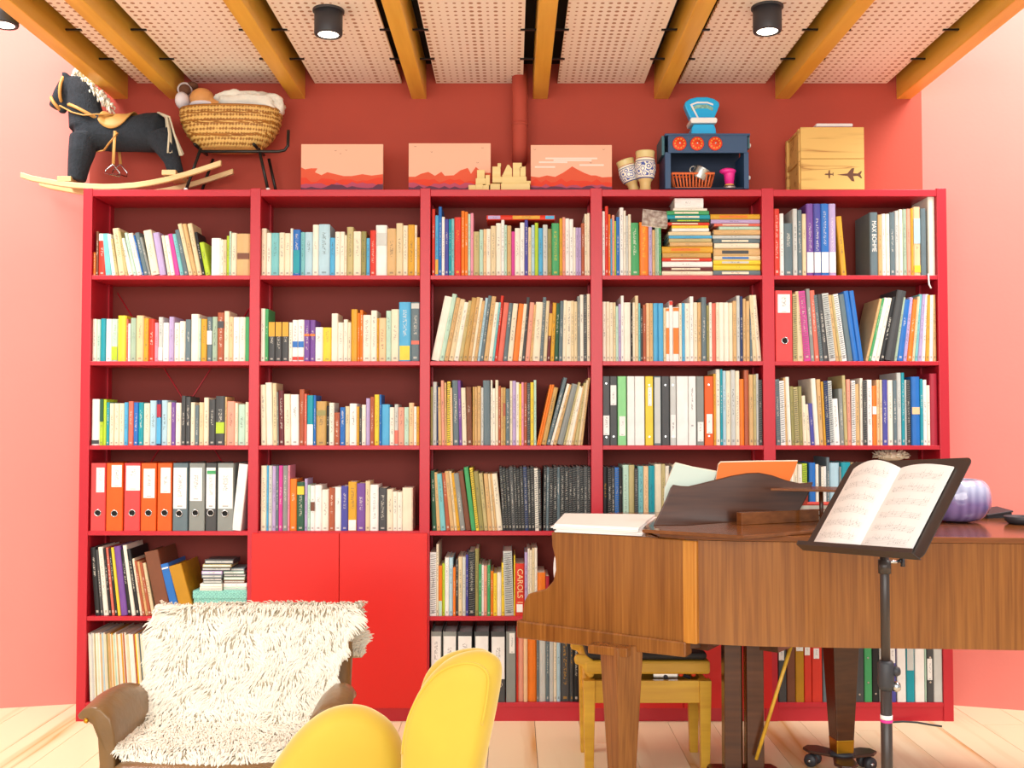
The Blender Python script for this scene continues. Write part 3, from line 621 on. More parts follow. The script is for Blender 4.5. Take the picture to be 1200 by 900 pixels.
# lower shelf of the castle bay: folders and bound volumes beside the files
shelf(2, 6, 495, 725, K, 628, '''642 55 red n; 678 85 salmon n; 705 88 peach n; 766 100 orange n; 780 110 slate; 828 108 light_grey n; 850 112 slate; 880 112 light_grey n; 900 115 cream; 925 118 pale_blue; 988 112 charcoal i:gold w:lettered_in_gold; 1012 112 charcoal i:gold; 1050 110 black; 1090 112 charcoal; 1130 110 black''', 'music_score', .22)
# magazines, ring folders and the music boxes on the fifth shelf under the horse
shelf(0, 5, 95, 625, K, 92, '''130 95 black -40; 150 110 charcoal -42; 186 92 ivory -46; 205 100 black -48; 226 95 coral -50; 246 100 black -52; 266 95 yellow -54 n; 312 88 purple -56 n; 338 110 black -58; 366 80 ivory -68 n; 395 105 black -70; 412 170 cream -60; 430 185 rust -62; 450 190 tan -64; 470 195 rust -66; 496 200 beige -68''', 'magazine', .22)
files(0, 5, 95, 625, K, [(512, 606, 'brown', dict(lean=-98, top=118, d='in a clear sleeve')), (612, 667, 'blue', dict(lean=-90, top=200, extra=(225, 235, 'white'))), (673, 762, 'ochre', dict(lean=-96, top=212))], 'ring_binder', 'binder', 'ring binder', first=17)
# long-playing records on the bottom shelf
cols = ['ivory', 'cream', 'cream', 'khaki', 'beige', 'ivory', 'tan', 'white', 'rust', 'mint', 'ivory', 'slate', 'white', 'cream', 'light_grey', 'yellow', 'ivory', 'olive', 'cream', 'white', 'gold', 'pale_blue', 'ivory', 'cream', 'tan', 'white']
dat = ''; xx = 50
for i in range(46):
    w = R.choice((8, 9, 10, 11, 13)); xx += w
    dat += f"{xx} {R.randint(92, 106)} {cols[(i*7+i//3) % len(cols)]} {-20-int(i*.6)} n;"
shelf(0, 6, 95, 725, K, 50, dat, 'record_sleeve', .245)

# ---- patterned box with two piles of disc cases
def P0(bay, row, x0, y0, k, Y):
    z0 = RZ[row]; fw = (Y-CAM[1])*_c + (z0-CAM[2])*_s
    return (lambda zx: (x0+zx*k-600)/1200*fw), (lambda zy: P(600, y0+zy*k, Y).z)
X, Zp = P0(0, 5, 95, 625, K, .02)
m = mat('patterned_mint', '8fd6c8', .6)
nt = m.node_tree; vo = nt.nodes.new('ShaderNodeTexVoronoi'); vo.inputs['Scale'].default_value = 62; vo.feature = 'F1'; vo.inputs['Randomness'].default_value = .3
tc = nt.nodes.new('ShaderNodeTexCoord'); rp = nt.nodes.new('ShaderNodeValToRGB'); nt.links.new(tc.outputs['Object'], vo.inputs['Vector']); nt.links.new(vo.outputs['Distance'], rp.inputs[0])
for e_, (p_, c_) in zip(rp.color_ramp.elements, ((.34, '8fd6c8'), (.4, '4a8a8c'))): e_.position = p_; e_.color = lin(c_)
e2 = rp.color_ramp.elements.new(.5); e2.color = lin('8fd6c8')
nt.links.new(rp.outputs[0], nt.nodes['Principled BSDF'].inputs['Base Color'])
bx = empty('gift_box', (X(928), .02, RZ[5]+.0005)); tag(bx, 'mint green patterned cardboard box under the disc cases', 'box')
hw = (X(1112)-X(748))/2; zt = Zp(385)-RZ[5]; zl = Zp(438)-RZ[5]
box('box_body', -hw+.004, hw-.004, .004, .2, 0, zt-.004, 'patterned_mint', bx); box('box_lid', -hw, hw, 0, .204, zl, zt, 'patterned_mint', bx, bev=.002)
ztop = Zp(385)+.0006
for xs, heights, cs in ((( 800, 1000), (25, 22, 22, 14, 25, 24, 24, 20, 32), ('ivory', 'ivory', 'grey', 'black', 'slate', 'lilac', 'charcoal', 'khaki', 'charcoal')), ((945, 1130), (22, 26, 20, 22, 20, 18, 22), ('mint', 'white', 'brown', 'sage', 'charcoal', 'mint', 'slate'))):
    z = ztop
    for i, (hh, c) in enumerate(zip(heights, cs)):
        h = hh*K/1200*4.8
        if xs[0] == 800: xa = X(xs[0]+R.uniform(-8, 12)+i*2); xb = xa+.135
        else: xb = X(xs[1]-22-R.uniform(0, 14)-i*2); xa = xb-.135
        if xs[0] == 945: y0_ = .03
        else: y0_ = .02
        if xs[0] == 800: xb = min(xb, X(942)) if i < 6 else xb
        else: xa = max(xa, X(948))
        o = box('disc_case', xa, xb, y0_, y0_+.12, z, z+h-.0006, 'plain_cover'); colour(o, c)
        bevel(o, .0012, 1)
        tag(o, f"{c} disc case, {nth(i+1)} up in the {'taller' if xs[0]==800 else 'lower'} pile on the mint box", 'disc case', 'disc cases on the mint box')
        v, f = box_vf(xa+.004, xb-.004, y0_-.0006, y0_+.001, z+h*.25, z+h*.7); s = mesh('spine_paper', v, f, 'printed_cover', o); colour(s, 'white' if i % 2 else 'light grey'); s['ink'] = lin('303030')[:3]
        z += h
# ---- lying books in two piles, toy-stove bay, top shelf
def pile(x0, y0, k, row, items, label_pile, Y=.012, dep=.2):
    X, Zp = P0(3, row, x0, y0, k, Y); z = RZ[row]+.0006
    for i, (a, b, ya, yb, c, *o_) in enumerate(items):
        b = min(b, (600+1200*(UX[4][0]-.004)/((Y-CAM[1])*_c+(RZ[row]-CAM[2])*_s)-x0)/k)
        zt = Zp(yb)
        h = zt - z - .0004; t = X(b)-X(a); yy = Y + R.uniform(0, .012)
        # a lying book is a standing one turned on its side: spine to the room
        V, F = book_mesh('b', h, t, dep*R.uniform(.85, 1.0), True)
        V = [(zz - t/2, y, h - x) for x, y, zz in V]
        ob = mesh('picture_book', V, F, 'plain_cover', None, False, ((X(a)+X(b))/2, yy, z), (0, 0, R.uniform(-.012, .012))); colour(ob, c)
        bm = bmesh.new(); bm.from_mesh(ob.data); bmesh.ops.recalc_face_normals(bm, faces=bm.faces); bm.to_mesh(ob.data); bm.free()
        cc = min(.0022, h*.22); v, f = box_vf(-t/2+.003, t/2-.003, cc+min(.006, h*.3), dep*.8, cc, h-cc); mesh('page_block', v, f, 'paper', ob)
        if h > .008:
            v, f = box_vf(-t*.32, t*.25, -.0005, .004, h*.28, h*.72); s = mesh('title_strip', v, f, 'printed_cover', ob); colour(s, o_[0] if o_ else ('cream' if c in DARK else c)); s['ink'] = lin(PAL['charcoal' if c not in DARK else 'maroon'])[:3]
        tag(ob, f"{c} picture book lying flat, {nth(i+1)} up in {label_pile}, toy-stove bay", 'picture book', 'books lying in piles, toy-stove bay')
        z = zt
    return z
pile(697, 225, K, 1, [(452, 793, 550, 526, 'cream'), (455, 793, 526, 500, 'maroon'), (455, 790, 500, 462, 'white'), (452, 785, 462, 440, 'red'), (455, 780, 440, 405, 'kraft'), (453, 793, 405, 362, 'gold', 'orange'), (505, 790, 362, 335, 'tan'), (500, 785, 335, 308, 'khaki'), (500, 790, 308, 288, 'sky'), (497, 780, 288, 262, 'beige'), (520, 768, 262, 240, 'white'), (520, 765, 240, 220, 'yellow'), (465, 772, 218, 200, 'red'), (508, 770, 200, 180, 'dark green', 'lime'), (490, 775, 180, 150, 'teal'), (488, 770, 150, 122, 'green'), (530, 758, 122, 105, 'ivory'), (540, 732, 105, 38, 'white')], 'the taller pile')
pile(697, 225, K, 1, [(797, 1135, 550, 522, 'slate'), (797, 1135, 522, 485, 'yellow'), (797, 1133, 485, 455, 'yellow', 'light grey'), (800, 1122, 455, 425, 'beige', 'blue'), (800, 1118, 425, 375, 'tan', 'charcoal'), (803, 1105, 375, 340, 'cream'), (798, 1132, 336, 310, 'slate'), (795, 1132, 310, 285, 'light grey'), (800, 1127, 285, 250, 'tan'), (838, 1127, 250, 226, 'mint'), (805, 1120, 226, 208, 'coral'), (782, 1132, 208, 180, 'lilac'), (780, 1132, 180, 145, 'gold', 'orange')], 'the pile by the post')
# one book lying across the row, castle bay
X, Zp = P0(2, 1, 495, 235, K, .02)
h = Zp(98)-Zp(130); zb = Zp(129)
V, F = book_mesh('b', h, X(888)-X(430), .17, True); t = X(888)-X(430)
V = [(zz-t/2, y, h-x) for x, y, zz in V]
ob = mesh('picture_book', V, F, 'plain_cover', None, False, ((X(888)+X(430))/2, .02, zb)); colour(ob, 'red')
bm = bmesh.new(); bm.from_mesh(ob.data); bmesh.ops.recalc_face_normals(bm, faces=bm.faces); bm.to_mesh(ob.data); bm.free()
v, f = box_vf(-t/2+.003, t/2-.003, .008, .165, .002, h-.002); mesh('page_block', v, f, 'paper', ob)
for a, b, c in ((-.48, -.3, 'lilac'), (-.12, .28, 'gold'), (.36, .49, 'sky')):
    v, f = box_vf(a*t, b*t, -.0006, .003, h*.15, h*.85); s = mesh('title_strip', v, f, 'printed_cover', ob); colour(s, c); s['ink'] = lin('b02020')[:3]
tag(ob, 'long red and yellow picture book lying across the upright books, top shelf, castle bay', 'picture book')
# flowered notebook tipped on top of the upright books, toy-stove bay
m = mat('flower_print', 'd8d4c8', .7, noise=1, nscale=45, col2='7a5a50')
X, Zp = P0(3, 1, 697, 225, K, .05)
o = box('flowered_notebook', -.06, .06, 0, .012, -.045, .045, 'flower_print', loc=(X(400), .02, Zp(180)), rot=(-.5, .12, 0)); tag(o, 'grey flowered notebook tipped on the upright books beside the taller pile', 'notebook')
v, f = box_vf(-.058, .058, .0125, .02, -.043, .043); mesh('page_block', v, f, 'paper', o)
# ribbon bookmark hanging off a shelf, crate bay
a = P(1088, 321, -.004); rb = tube('ribbon_bookmark', [a+Vector((0, .012, .001)), a, a+Vector((0, -.001, -.02)), a+Vector((.002, -.001, -.05)), a+Vector((.012, 0, -.068))], .004, 'white_paper', None, 6, flat=.35); tag(rb, 'white ribbon bookmark hanging over the top shelf edge, crate bay', 'bookmark')

# fluffy bundle lying on the scores behind the music stand
mat('fluff', 'd9c8ae', .95, bump=.8, bscale=50); X, Zp = P0(4, 4, 897, 525, K5, .03)
c_ = Vector((X(830), .07, Zp(98)+.032)); fb = empty('fluffy_bundle', c_); tag(fb, 'cream fluffy cloth bundle lying on the scores behind the music stand', 'bundle')
mesh('core', *ball_vf((0, 0, 0), .07, .05, .022, 14, 8), 'fluff', fb, True)
V, F = [], []; Rf = random.Random(9)
for i in range(140):
    a = Rf.uniform(0, 6.28); b = Rf.uniform(-.3, 1.4); d = Vector((math.cos(a)*math.cos(b), math.sin(a)*math.cos(b), math.sin(b))); p = Vector((d.x*.066, d.y*.046, d.z*.02))
    v, f = tube_vf([p, p+d*.012, p+d*.02+Vector((Rf.uniform(-.01, .01), 0, Rf.uniform(-.006, .006)))], [.003, .003, .001], 4); o_ = len(V); V += v; F += [tuple(k+o_ for k in q) for q in f]
ff = mesh('fringe', V, F, 'fluff', fb, True); ff['kind'] = 'stuff'
# ================================================================== THINGS ON TOP OF THE BOOKCASE
TZ = TOPZ
mat('horse_cloth', '2a3038', .95, bump=.5, bscale=160, noise=.35, nscale=70)
mat('leather_tan', 'cf9a52', .5); mat('mane_white', 'efe8d6', .9); mat('rope_cream', 'd8ceb4', .9)
mat('hoof', '202024', .9)
# ---- rocking horse (soft toy body on bent wooden rockers)
HY = .105
def H(zx, zy, Y=HY): return P(20+zx/4.615, 70+zy/4.615, Y)
he = empty('rocking_horse', (H(560, 700).x, HY, TZ)); tag(he, 'dark blue cloth rocking horse on wooden rockers at the bookcase end', 'rocking horse')
off = -Vector(he.location)
def sh(pts): return [Vector(p)+off for p in pts]
pc = []
px = .2167*4.9/1200                                  # metres per zoom pixel at the horse
pc.append(tube_vf(sh([H(322, 400), H(350, 395), H(400, 392), H(480, 395), H(560, 402), H(640, 402), H(720, 395), H(775, 385), H(808, 395)]), [r*px for r in (40, 82, 100, 100, 97, 97, 108, 98, 48)], 18))
pc.append(tube_vf(sh([H(385, 365), H(375, 310), H(362, 235), H(345, 170), H(310, 130), H(285, 112)]), [r*px for r in (100, 92, 84, 76, 56, 30)], 16))
pc.append(tube_vf(sh([H(305, 130), H(268, 150), H(238, 190), H(212, 235), H(195, 262)]), [r*px for r in (52, 52, 42, 34, 26)], 14))
pc.append(tube_vf(sh([H(262, 190), H(250, 250), H(245, 290)]), [r*px for r in (34, 26, 18)], 10))
for dy in (-.05, .055):
    pc.append(tube_vf(sh([H(365, 420, HY+dy*.7), H(350, 500, HY+dy), H(335, 570, HY+dy), H(322, 655, HY+dy)]), [r*px for r in (78, 70, 58, 48)], 12))
    pc.append(tube_vf(sh([H(775, 410, HY+dy*.7), H(815, 490, HY+dy), H(840, 545, HY+dy), H(862, 622, HY+dy)]), [r*px for r in (82, 60, 46, 42)], 12))
for dy in (-.025, .025):
    pc.append(tube_vf(sh([H(275, 110, HY+dy), H(262, 85, HY+dy), H(244, 68, HY+dy)]), [r*px for r in (20, 20, 9)], 8))
fuse('body', pc, 'horse_cloth', he, .0075, 5)
# saddle, girth, bridle
def patch(name, zpts, thick, m, Ya):
    return prism(name, sh([H(a, b, Ya) for a, b in zpts]), (0, thick, 0), m, he, bev=.003)
r0 = 101*px
V, F = [], []
prof = [(475, 345), (490, 320), (520, 310), (560, 308), (600, 305), (640, 300), (610, 345), (590, 380)]
nu, nv = 12, 14
for i in range(nu+1):                                  # saddle blanket wraps over the back
    u = i/nu; cxp = 478 + 165*u
    wing = 1.0*math.sqrt(max(0, 1-((u-.42)/.62)**2))
    for j in range(nv+1):
        th = -1.55*wing + 3.1*wing*j/nv
        cpt = H(cxp, 402)+off; rr = r0 + .006 + (.012*(1-u) if u < .15 else 0) + (.01*max(0, u-.8)*5)
        V.append((cpt.x, cpt.y + rr*math.sin(th), cpt.z + rr*math.cos(th)))
for i in range(nu):
    for j in range(nv):
        a = i*(nv+1)+j; F.append((a, a+1, a+nv+2, a+nv+1))
s = mesh('saddle', V, F, 'leather_tan', he, True); so = s.modifiers.new('thick', 'SOLIDIFY'); so.thickness = .006; so.offset = 1
def strap(name, pts, w=.009, m='leather_tan', flat=.4): return tube(name, sh(pts), w, m, he, 8, flat=flat)
def ringpts(cx, cy, rx_, rz_, tilt, n=22):
    c = H(cx, cy)+off; out = []
    for k in range(n):
        a = 2*math.pi*k/n; p = Vector((0, rx_*math.cos(a), rz_*math.sin(a))); p.rotate(Euler((0, tilt, 0))); out.append(c+p)
    return out
def ring(name, *a): return mesh(name, *tube_vf(ringpts(*a), .0085, 6, True), 'leather_tan', he, True)
ring('noseband', 214, 240, .036, .037, -.6)
ring('cheek_strap', 258, 165, .052, .066, .12)
ring('collar_strap', 385, 300, .094, .096, -1.1)
yn = HY-.075
strap('rein', [H(235, 250, HY-.035), H(300, 285, HY-.08), H(360, 300, HY-.098), H(430, 295, HY-.098), H(520, 298, HY-.06)], .0095)
strap('rein', [H(235, 250, HY+.035), H(300, 270, HY+.08), H(400, 275, HY+.098), H(500, 296, HY+.06)], .0068)
for dy, dx in ((-1, 0), (1, 40)):
    yy = HY+dy*.104
    strap('stirrup_strap', [H(530+dx*.3, 385, yy), H(525+dx*.6, 470, yy), H(520+dx, 565, yy)], .0075)
    zx, zy = 517+dx, 566
    mesh('stirrup', *tube_vf(sh([H(zx, zy, yy), H(zx-36, zy+30, yy), H(zx-44, zy+48, yy), H(zx+38, zy+66, yy), H(zx+38, zy+45, yy), H(zx+6, zy+4, yy)]), .0028, 6, True), 'chrome', he, True)
strap('girth', [H(545, 395, HY-.105), H(500, 450, HY-.1), H(470, 490, HY-.075), H(425, 498, HY-.02)], .008)
# mane of looped yarn, tail of rope strands
Rm = random.Random(3); V, F = [], []
for i in range(170):
    u = i/169; c = H(300+190*u + Rm.uniform(-8, 8), 82+175*u**1.15 + Rm.uniform(-12, 10), HY+Rm.uniform(-.02, .02))+off
    d = Vector((Rm.uniform(.2, 1), Rm.uniform(-1, .6), Rm.uniform(-.6, .8))).normalized()*.032
    v, f = tube_vf([c, c+d*.6+Vector((0, 0, .008)), c+d*1.1, c+d*1.0-Vector((0, 0, .012))], [.0045, .006, .0055, .003], 5)
    o_ = len(V); V += v; F += [tuple(k+o_ for k in q) for q in f]
mm = mesh('mane', V, F, 'mane_white', he, True); mm['kind'] = 'stuff'
V, F = [], []
for i in range(26):
    t = i/25; y = HY-.045+Rm.uniform(-.022, .022)
    pts = [H(762+Rm.uniform(-5, 5), 285, y), H(805+15*t, 312, y), H(812+26*t, 400, y-.03), H(785+75*t, 500 + 20*t+Rm.uniform(-12, 8), y-.035)] if t < .7 else [H(765, 285, y), H(825, 310, y), H(850, 400, y-.02), H(895+Rm.uniform(-16, 6), 515+Rm.uniform(-12, 5), y-.03)]
    v, f = tube_vf(sh(pts), [.004, .005, .005, .0045], 5); o_ = len(V); V += v; F += [tuple(k+o_ for k in q) for q in f]
tl = mesh('tail', V, F, 'rope_cream', he, True); tl['kind'] = 'stuff'
# eye
mesh('eye', *ball_vf(H(222, 150, HY-.044)+off, .006, .004, .008, 8, 6), 'hoof', he, True)
# rockers and cross blocks
rk = [(22, 632), (80, 650), (150, 664), (230, 678), (310, 688), (390, 694), (470, 697), (550, 695), (640, 688), (730, 674), (820, 655), (910, 630), (1000, 602), (1105, 567)]
ym = .012
zlow = min((P(20+a/4.615, 70+(b+15)/4.615, ym)).z for a, b in rk)
lift = TZ - zlow + .0005
for yy in (ym, ym+.165):
    ctr = [P(20+a/4.615, 70+b/4.615, ym) for a, b in rk]
    V, F = [], []
    hw, ht = .011, 15*px
    for i, c in enumerate(ctr):
        for (dy, dz) in ((-hw, -ht), (hw, -ht), (hw, ht), (-hw, ht)):
            V.append(Vector((c.x+(.012 if yy > .1 else 0), yy+dy, c.z+dz+lift))+off)
    for i in range(len(ctr)-1):
        for k in range(4): F.append((i*4+k, i*4+(k+1) % 4, (i+1)*4+(k+1) % 4, (i+1)*4+k))
    F += [(3, 2, 1, 0), tuple(len(ctr)*4-4+k for k in range(4))]
    bevel(mesh('rocker', V, F, 'rocker_wood', he), .004)
for zx, zy in ((300, 668), (855, 634)):
    c = H(zx, zy, .095)+off; box('cross_block', c.x-.033, c.x+.033, ym-.012-HY, ym+.178-HY, c.z-.012, c.z+.012, 'rocker_wood', he, bev=.002)
# ---- wicker cradle on a black tube stand, with a doll and a blanket in it
def wicker_mat():
    m = bpy.data.materials.new('wicker'); m.use_nodes = True; MAT['wicker'] = m; nt = m.node_tree; N = nt.nodes.new; L = nt.links; b = nt.nodes['Principled BSDF']; b.inputs['Roughness'].default_value = .55
    tc = N('ShaderNodeTexCoord'); sp = N('ShaderNodeSeparateXYZ'); L.new(tc.outputs['Object'], sp.inputs[0])
    def M(op, x, y=None):
        q = N('ShaderNodeMath'); q.operation = op
        for i, v in enumerate((x, y)):
            if v is None: continue
            if isinstance(v, (int, float)): q.inputs[i].default_value = v
            else: L.new(v, q.inputs[i])
        return q.outputs[0]
    ang = M('ADD', M('MULTIPLY', sp.outputs[0], 420), M('MULTIPLY', sp.outputs[1], 260))          # upright willow strokes
    row = M('MULTIPLY', M('SINE', M('MULTIPLY', sp.outputs[2], 290)), .28)                         # bands of weave
    ns = N('ShaderNodeTexNoise'); ns.inputs['Scale'].default_value = 60; L.new(tc.outputs['Object'], ns.inputs['Vector'])
    val = M('ADD', M('ADD', M('MULTIPLY', M('SINE', ang), .16), row), ns.outputs[0])
    class _n: outputs = [val]
    n = _n
    r = N('ShaderNodeValToRGB'); e = r.color_ramp.elements; e[0].position = .22; e[0].color = lin('97601e'); e[1].position = .6; e[1].color = lin('e6ba6a'); L.new(n.outputs[0], r.inputs[0]); L.new(r.outputs[0], b.inputs['Base Color'])
    bp = N('ShaderNodeBump'); bp.inputs['Strength'].default_value = .6; bp.inputs['Distance'].default_value = .004; L.new(n.outputs[0], bp.inputs['Height']); L.new(bp.outputs[0], b.inputs['Normal'])
wicker_mat()
wood('wicker_dark', 'b97a2a', '86500f', 'X', 30, .6, 120)
CY = .135
def C(zx, zy, Y=CY): return P(190+zx/6, 80+zy/6, Y)
cc = C(490, 420); ce_ = empty('cradle', (cc.x, CY, TZ+.0005)); tag(ce_, 'wicker cradle basket on a black metal stand beside the horse', 'cradle'); off = -Vector(ce_.location)
mz = 4.93/1200/6
levels = [(306, 344, .112), (334, 346, .113), (385, 338, .112), (436, 318, .107), (490, 286, .097), (535, 243, .084), (568, 200, .07)]
V, F = [], []; n = 64
NL = 22
def lev(u):
    x = u*(len(levels)-1); i = min(int(x), len(levels)-2); f = x-i
    return tuple(levels[i][q]*(1-f)+levels[i+1][q]*f for q in range(3))
for i in range(NL+1):
    zy, hx, hy = lev(i/NL)
    c = C(485, zy)+off
    for k in range(n):
        a = 2*math.pi*k/n; w = 1+.018*math.sin(a*16+(i % 2)*math.pi)+.01*math.sin(i*1.9)
        ca, sa = math.cos(a), math.sin(a)
        ex = .8
        V.append((c.x + hx*mz*w*math.copysign(abs(ca)**ex, ca), hy*w*math.copysign(abs(sa)**ex, sa), c.z))
for i in range(NL):
    for k in range(n): F.append((i*n+k, i*n+(k+1) % n, (i+1)*n+(k+1) % n, (i+1)*n+k))
F.append(tuple(NL*n+k for k in range(n)))
bk = mesh('basket', V, F, 'wicker', ce_, True); so = bk.modifiers.new('thick', 'SOLIDIFY'); so.thickness = .008
for zy in (308, 358, 412, 428, 500, 510):
    u = next(q/200 for q in range(201) if lev(q/200)[0] >= zy); _, hx, hy = lev(u); sag = (zy-308)*.10
    pts = []
    for k in range(48):
        a = 2*math.pi*k/48; ca, sa = math.cos(a), math.sin(a); z_ = zy - sag*(ca*ca)*1.6
        u2 = next((q/200 for q in range(201) if lev(q/200)[0] >= z_), 0); _, hx2, hy2 = lev(u2)
        c = C(485, z_)+off; pts.append((c.x+(hx2*mz+.004)*math.copysign(abs(ca)**.8, ca), (hy2+.004)*math.copysign(abs(sa)**.8, sa), c.z))
    mesh('braid', *tube_vf(pts, .006 if zy > 308 else .007, 6, True), 'wicker_dark', ce_, True)
for s in (-1, 1):
    yy = CY + s*.1
    def q(a, b): return P(190+a/6, 80+b/6, CY-.1)+Vector((0, yy-(CY-.1), 0))+off
    bz = C(0, 578).z
    zt = lambda p: Vector((p.x, p.y, p.z))
    if s < 0: tube('frame_bar', [q(275, 585), q(550, 585), q(820, 585), q(862, 576), q(884, 545), q(888, 435)], .0075, 'black_metal', ce_, 8)
    for (ax, bx_) in ((272, 168), (680, 745)):
        a_, b_ = q(ax, 562), q(bx_, 850); b_.z = .004
        tube('stand_leg', [a_, b_], .0075, 'black_metal', ce_, 8)
        lathe('foot_cap', [(.001, 0), (.009, 0), (.01, .012), (.001, .018)], 'white_paper', ce_, 12, loc=(b_.x, b_.y, 0))
for ax in (272, 680):
    c = C(ax, 572)+off; tube('cross_bar', [(c.x, -.1, c.z), (c.x, .1, c.z)], .0075, 'black_metal', ce_, 8)
mat('blanket_white', 'f1ede0', .95, bump=.6, bscale=60); mat('doll_skin', 'e3a05c', .6); mat('doll_hair', '6a4430', .9, bump=.5, bscale=80); mat('pillow_white', 'f0e8ec', .9)
# blanket: crumpled mound
V, F = [], []
n, m_ = 44, 26; Rb = random.Random(5)
from mathutils import noise as mn
c0 = C(615, 262)
for i in range(m_+1):
    th = math.pi*i/m_
    for k in range(n):
        a = 2*math.pi*k/n
        d = Vector((math.sin(th)*math.cos(a), math.sin(th)*math.sin(a), math.cos(th)))
        d = Vector((math.copysign(abs(d.x)**.62, d.x), math.copysign(abs(d.y)**.7, d.y), math.copysign(abs(d.z)**.6, d.z)))
        w = 1 + .28*(mn.noise(d*2.6)) + .10*mn.noise(d*7)
        V.append((c0.x+d.x*240*mz*min(w, 1.06), CY+d.y*.085*w, c0.z+d.z*76*mz*w))
for i in range(m_):
    for k in range(n): F.append((i*n+k, (i+1)*n+k, (i+1)*n+(k+1) % n, i*n+(k+1) % n))
o = mesh('baby_blanket', V, F, 'blanket_white', None, True); tag(o, 'crumpled white blanket heaped in the wicker cradle', 'blanket')
hd = C(282, 218); dl = empty('doll', (hd.x, CY, hd.z-.05)); tag(dl, 'doll with a peach bald head lying in the cradle', 'doll'); off = -Vector(dl.location)
fuse('body', [ball_vf(hd+off, 88*mz, .06, 78*mz), ball_vf(C(340, 235)+off, 40*mz, .035, 40*mz), tube_vf([C(330, 255)+off, C(420, 285)+off, C(500, 300)+off], [.035, .05, .045], 12)], 'doll_skin', dl, .006, 3)
mesh('collar', *ball_vf(C(290, 262)+off, 95*mz, .062, 30*mz), 'pillow_white', dl, True)
hd2 = C(155, 140); d2 = empty('bonnet_doll', (hd2.x, CY, hd2.z-.05)); tag(d2, 'small doll in a white bonnet peeping over the cradle end', 'doll'); off = -Vector(d2.location)
mesh('head', *ball_vf(C(160, 152)+off, 42*mz, .032, 40*mz), 'doll_hair', d2, True)
mesh('bonnet', *ball_vf(C(150, 146)+off+Vector((0, .022, .004)), 54*mz, .036, 52*mz), 'pillow_white', d2, True)
mesh('hair_bun', *ball_vf(C(200, 108)+off+Vector((0, .03, 0)), 40*mz, .03, 26*mz), 'doll_hair', d2, True)
mesh('dress', *ball_vf(C(145, 230)+off, 50*mz, .055, 62*mz), 'pillow_white', d2, True)
# ---- three canvas prints with mountain ridges
mat('print_sky', 'f0b89c', .8); mat('ridge_orange', 'dc5a3c', .8); mat('ridge_red', 'e0452c', .8); mat('ridge_rose', 'b8506a', .8); mat('ridge_plum', '683a50', .8); mat('print_cloud', 'f6dcd0', .8); mat('print_bird', '4a3038', .8)
def print_canvas(x0, x1, ytop, ridges, label, cloud=False, birds=()):
    Y = .07; a, b = P(x0, ytop, Y), P(x1, ytop, Y); w = b.x-a.x; h = a.z-TZ
    e = empty('canvas_print', (a.x, Y, TZ+.0005)); tag(e, label, 'picture')
    box('canvas', 0, w, 0, .018, 0, h, 'print_sky', e, bev=.001)
    yk = -.0004
    if cloud:
        for (u0, u1, v) in ((.18, .82, .70), (.1, .45, .62), (.6, .9, .56), (.28, .75, .66), (.05, .3, .52)):
            box('cloud_streak', u0*w, u1*w, -.0003, .001, v*h, (v+.035)*h, 'print_cloud', e)
    for i, (m, pts) in enumerate(ridges):
        y = -.0005*(i+1)
        poly = [(0, y, 0)] + [(u*w, y, v*h) for u, v in pts] + [(w, y, 0)]
        prism('painted_ridge', poly, (0, .0008+.0005*(i+1), 0), m, e)
    for (u, v) in birds:
        for s in (-1, 1): prism('bird', [(u*w, -.0006, v*h), (u*w+s*.006, -.0006, v*h+.004), (u*w+s*.002, -.0006, v*h-.001)], (0, .001, 0), 'print_bird', e)
def jag(base, amp, seed, n=16, peaks=()):
    r = random.Random(seed); out = []
    for i in range(n+1):
        u = i/n; v = base + amp*r.uniform(-1, 1)
        for (pu, pv, pw) in peaks: v = max(v, pv - abs(u-pu)*pw)
        out.append((u, v))
    return out
print_canvas(353, 449, 169, [('ridge_orange', [(0, .52), (.05, .48), (.12, .5), (.2, .5), (.17, .42), (.25, .36), (.32, .42), (.42, .38), (.52, .34), (.62, .34), (.75, .38), (.86, .35), (1, .38)]), ('ridge_red', jag(.26, .05, 2)), ('ridge_rose', jag(.18, .04, 3)), ('ridge_plum', jag(.13, .05, 4))], 'canvas print of orange mountain ridges beside the cradle', birds=((.42, .86), (.48, .8), (.55, .87)))
print_canvas(479, 575, 168, [('ridge_orange', [(0, .32), (.08, .32), (.15, .38), (.24, .42), (.32, .34), (.4, .42), (.44, .34), (.55, .35), (.63, .45), (.72, .5), (.76, .38), (.82, .52), (.9, .4), (1, .4)]), ('ridge_red', jag(.24, .04, 5)), ('ridge_rose', jag(.17, .05, 6)), ('ridge_plum', jag(.13, .05, 7))], 'canvas print of pink and orange ridges partly behind the wooden block castle', birds=((.84, .6), (.9, .9), (.08, .93), (.28, .82)))
print_canvas(622, 717, 170, [('ridge_orange', [(0, .34), (.1, .32), (.2, .36), (.3, .33), (.4, .42), (.47, .5), (.51, .55), (.56, .5), (.65, .42), (.74, .36), (.8, .36), (.88, .32), (1, .33)]), ('ridge_red', jag(.25, .05, 8)), ('ridge_rose', jag(.15, .04, 9)), ('ridge_plum', jag(.11, .03, 10))], 'canvas print of one tall orange peak with white clouds', cloud=True, birds=((.9, .9), (.74, .62), (.05, .9)))
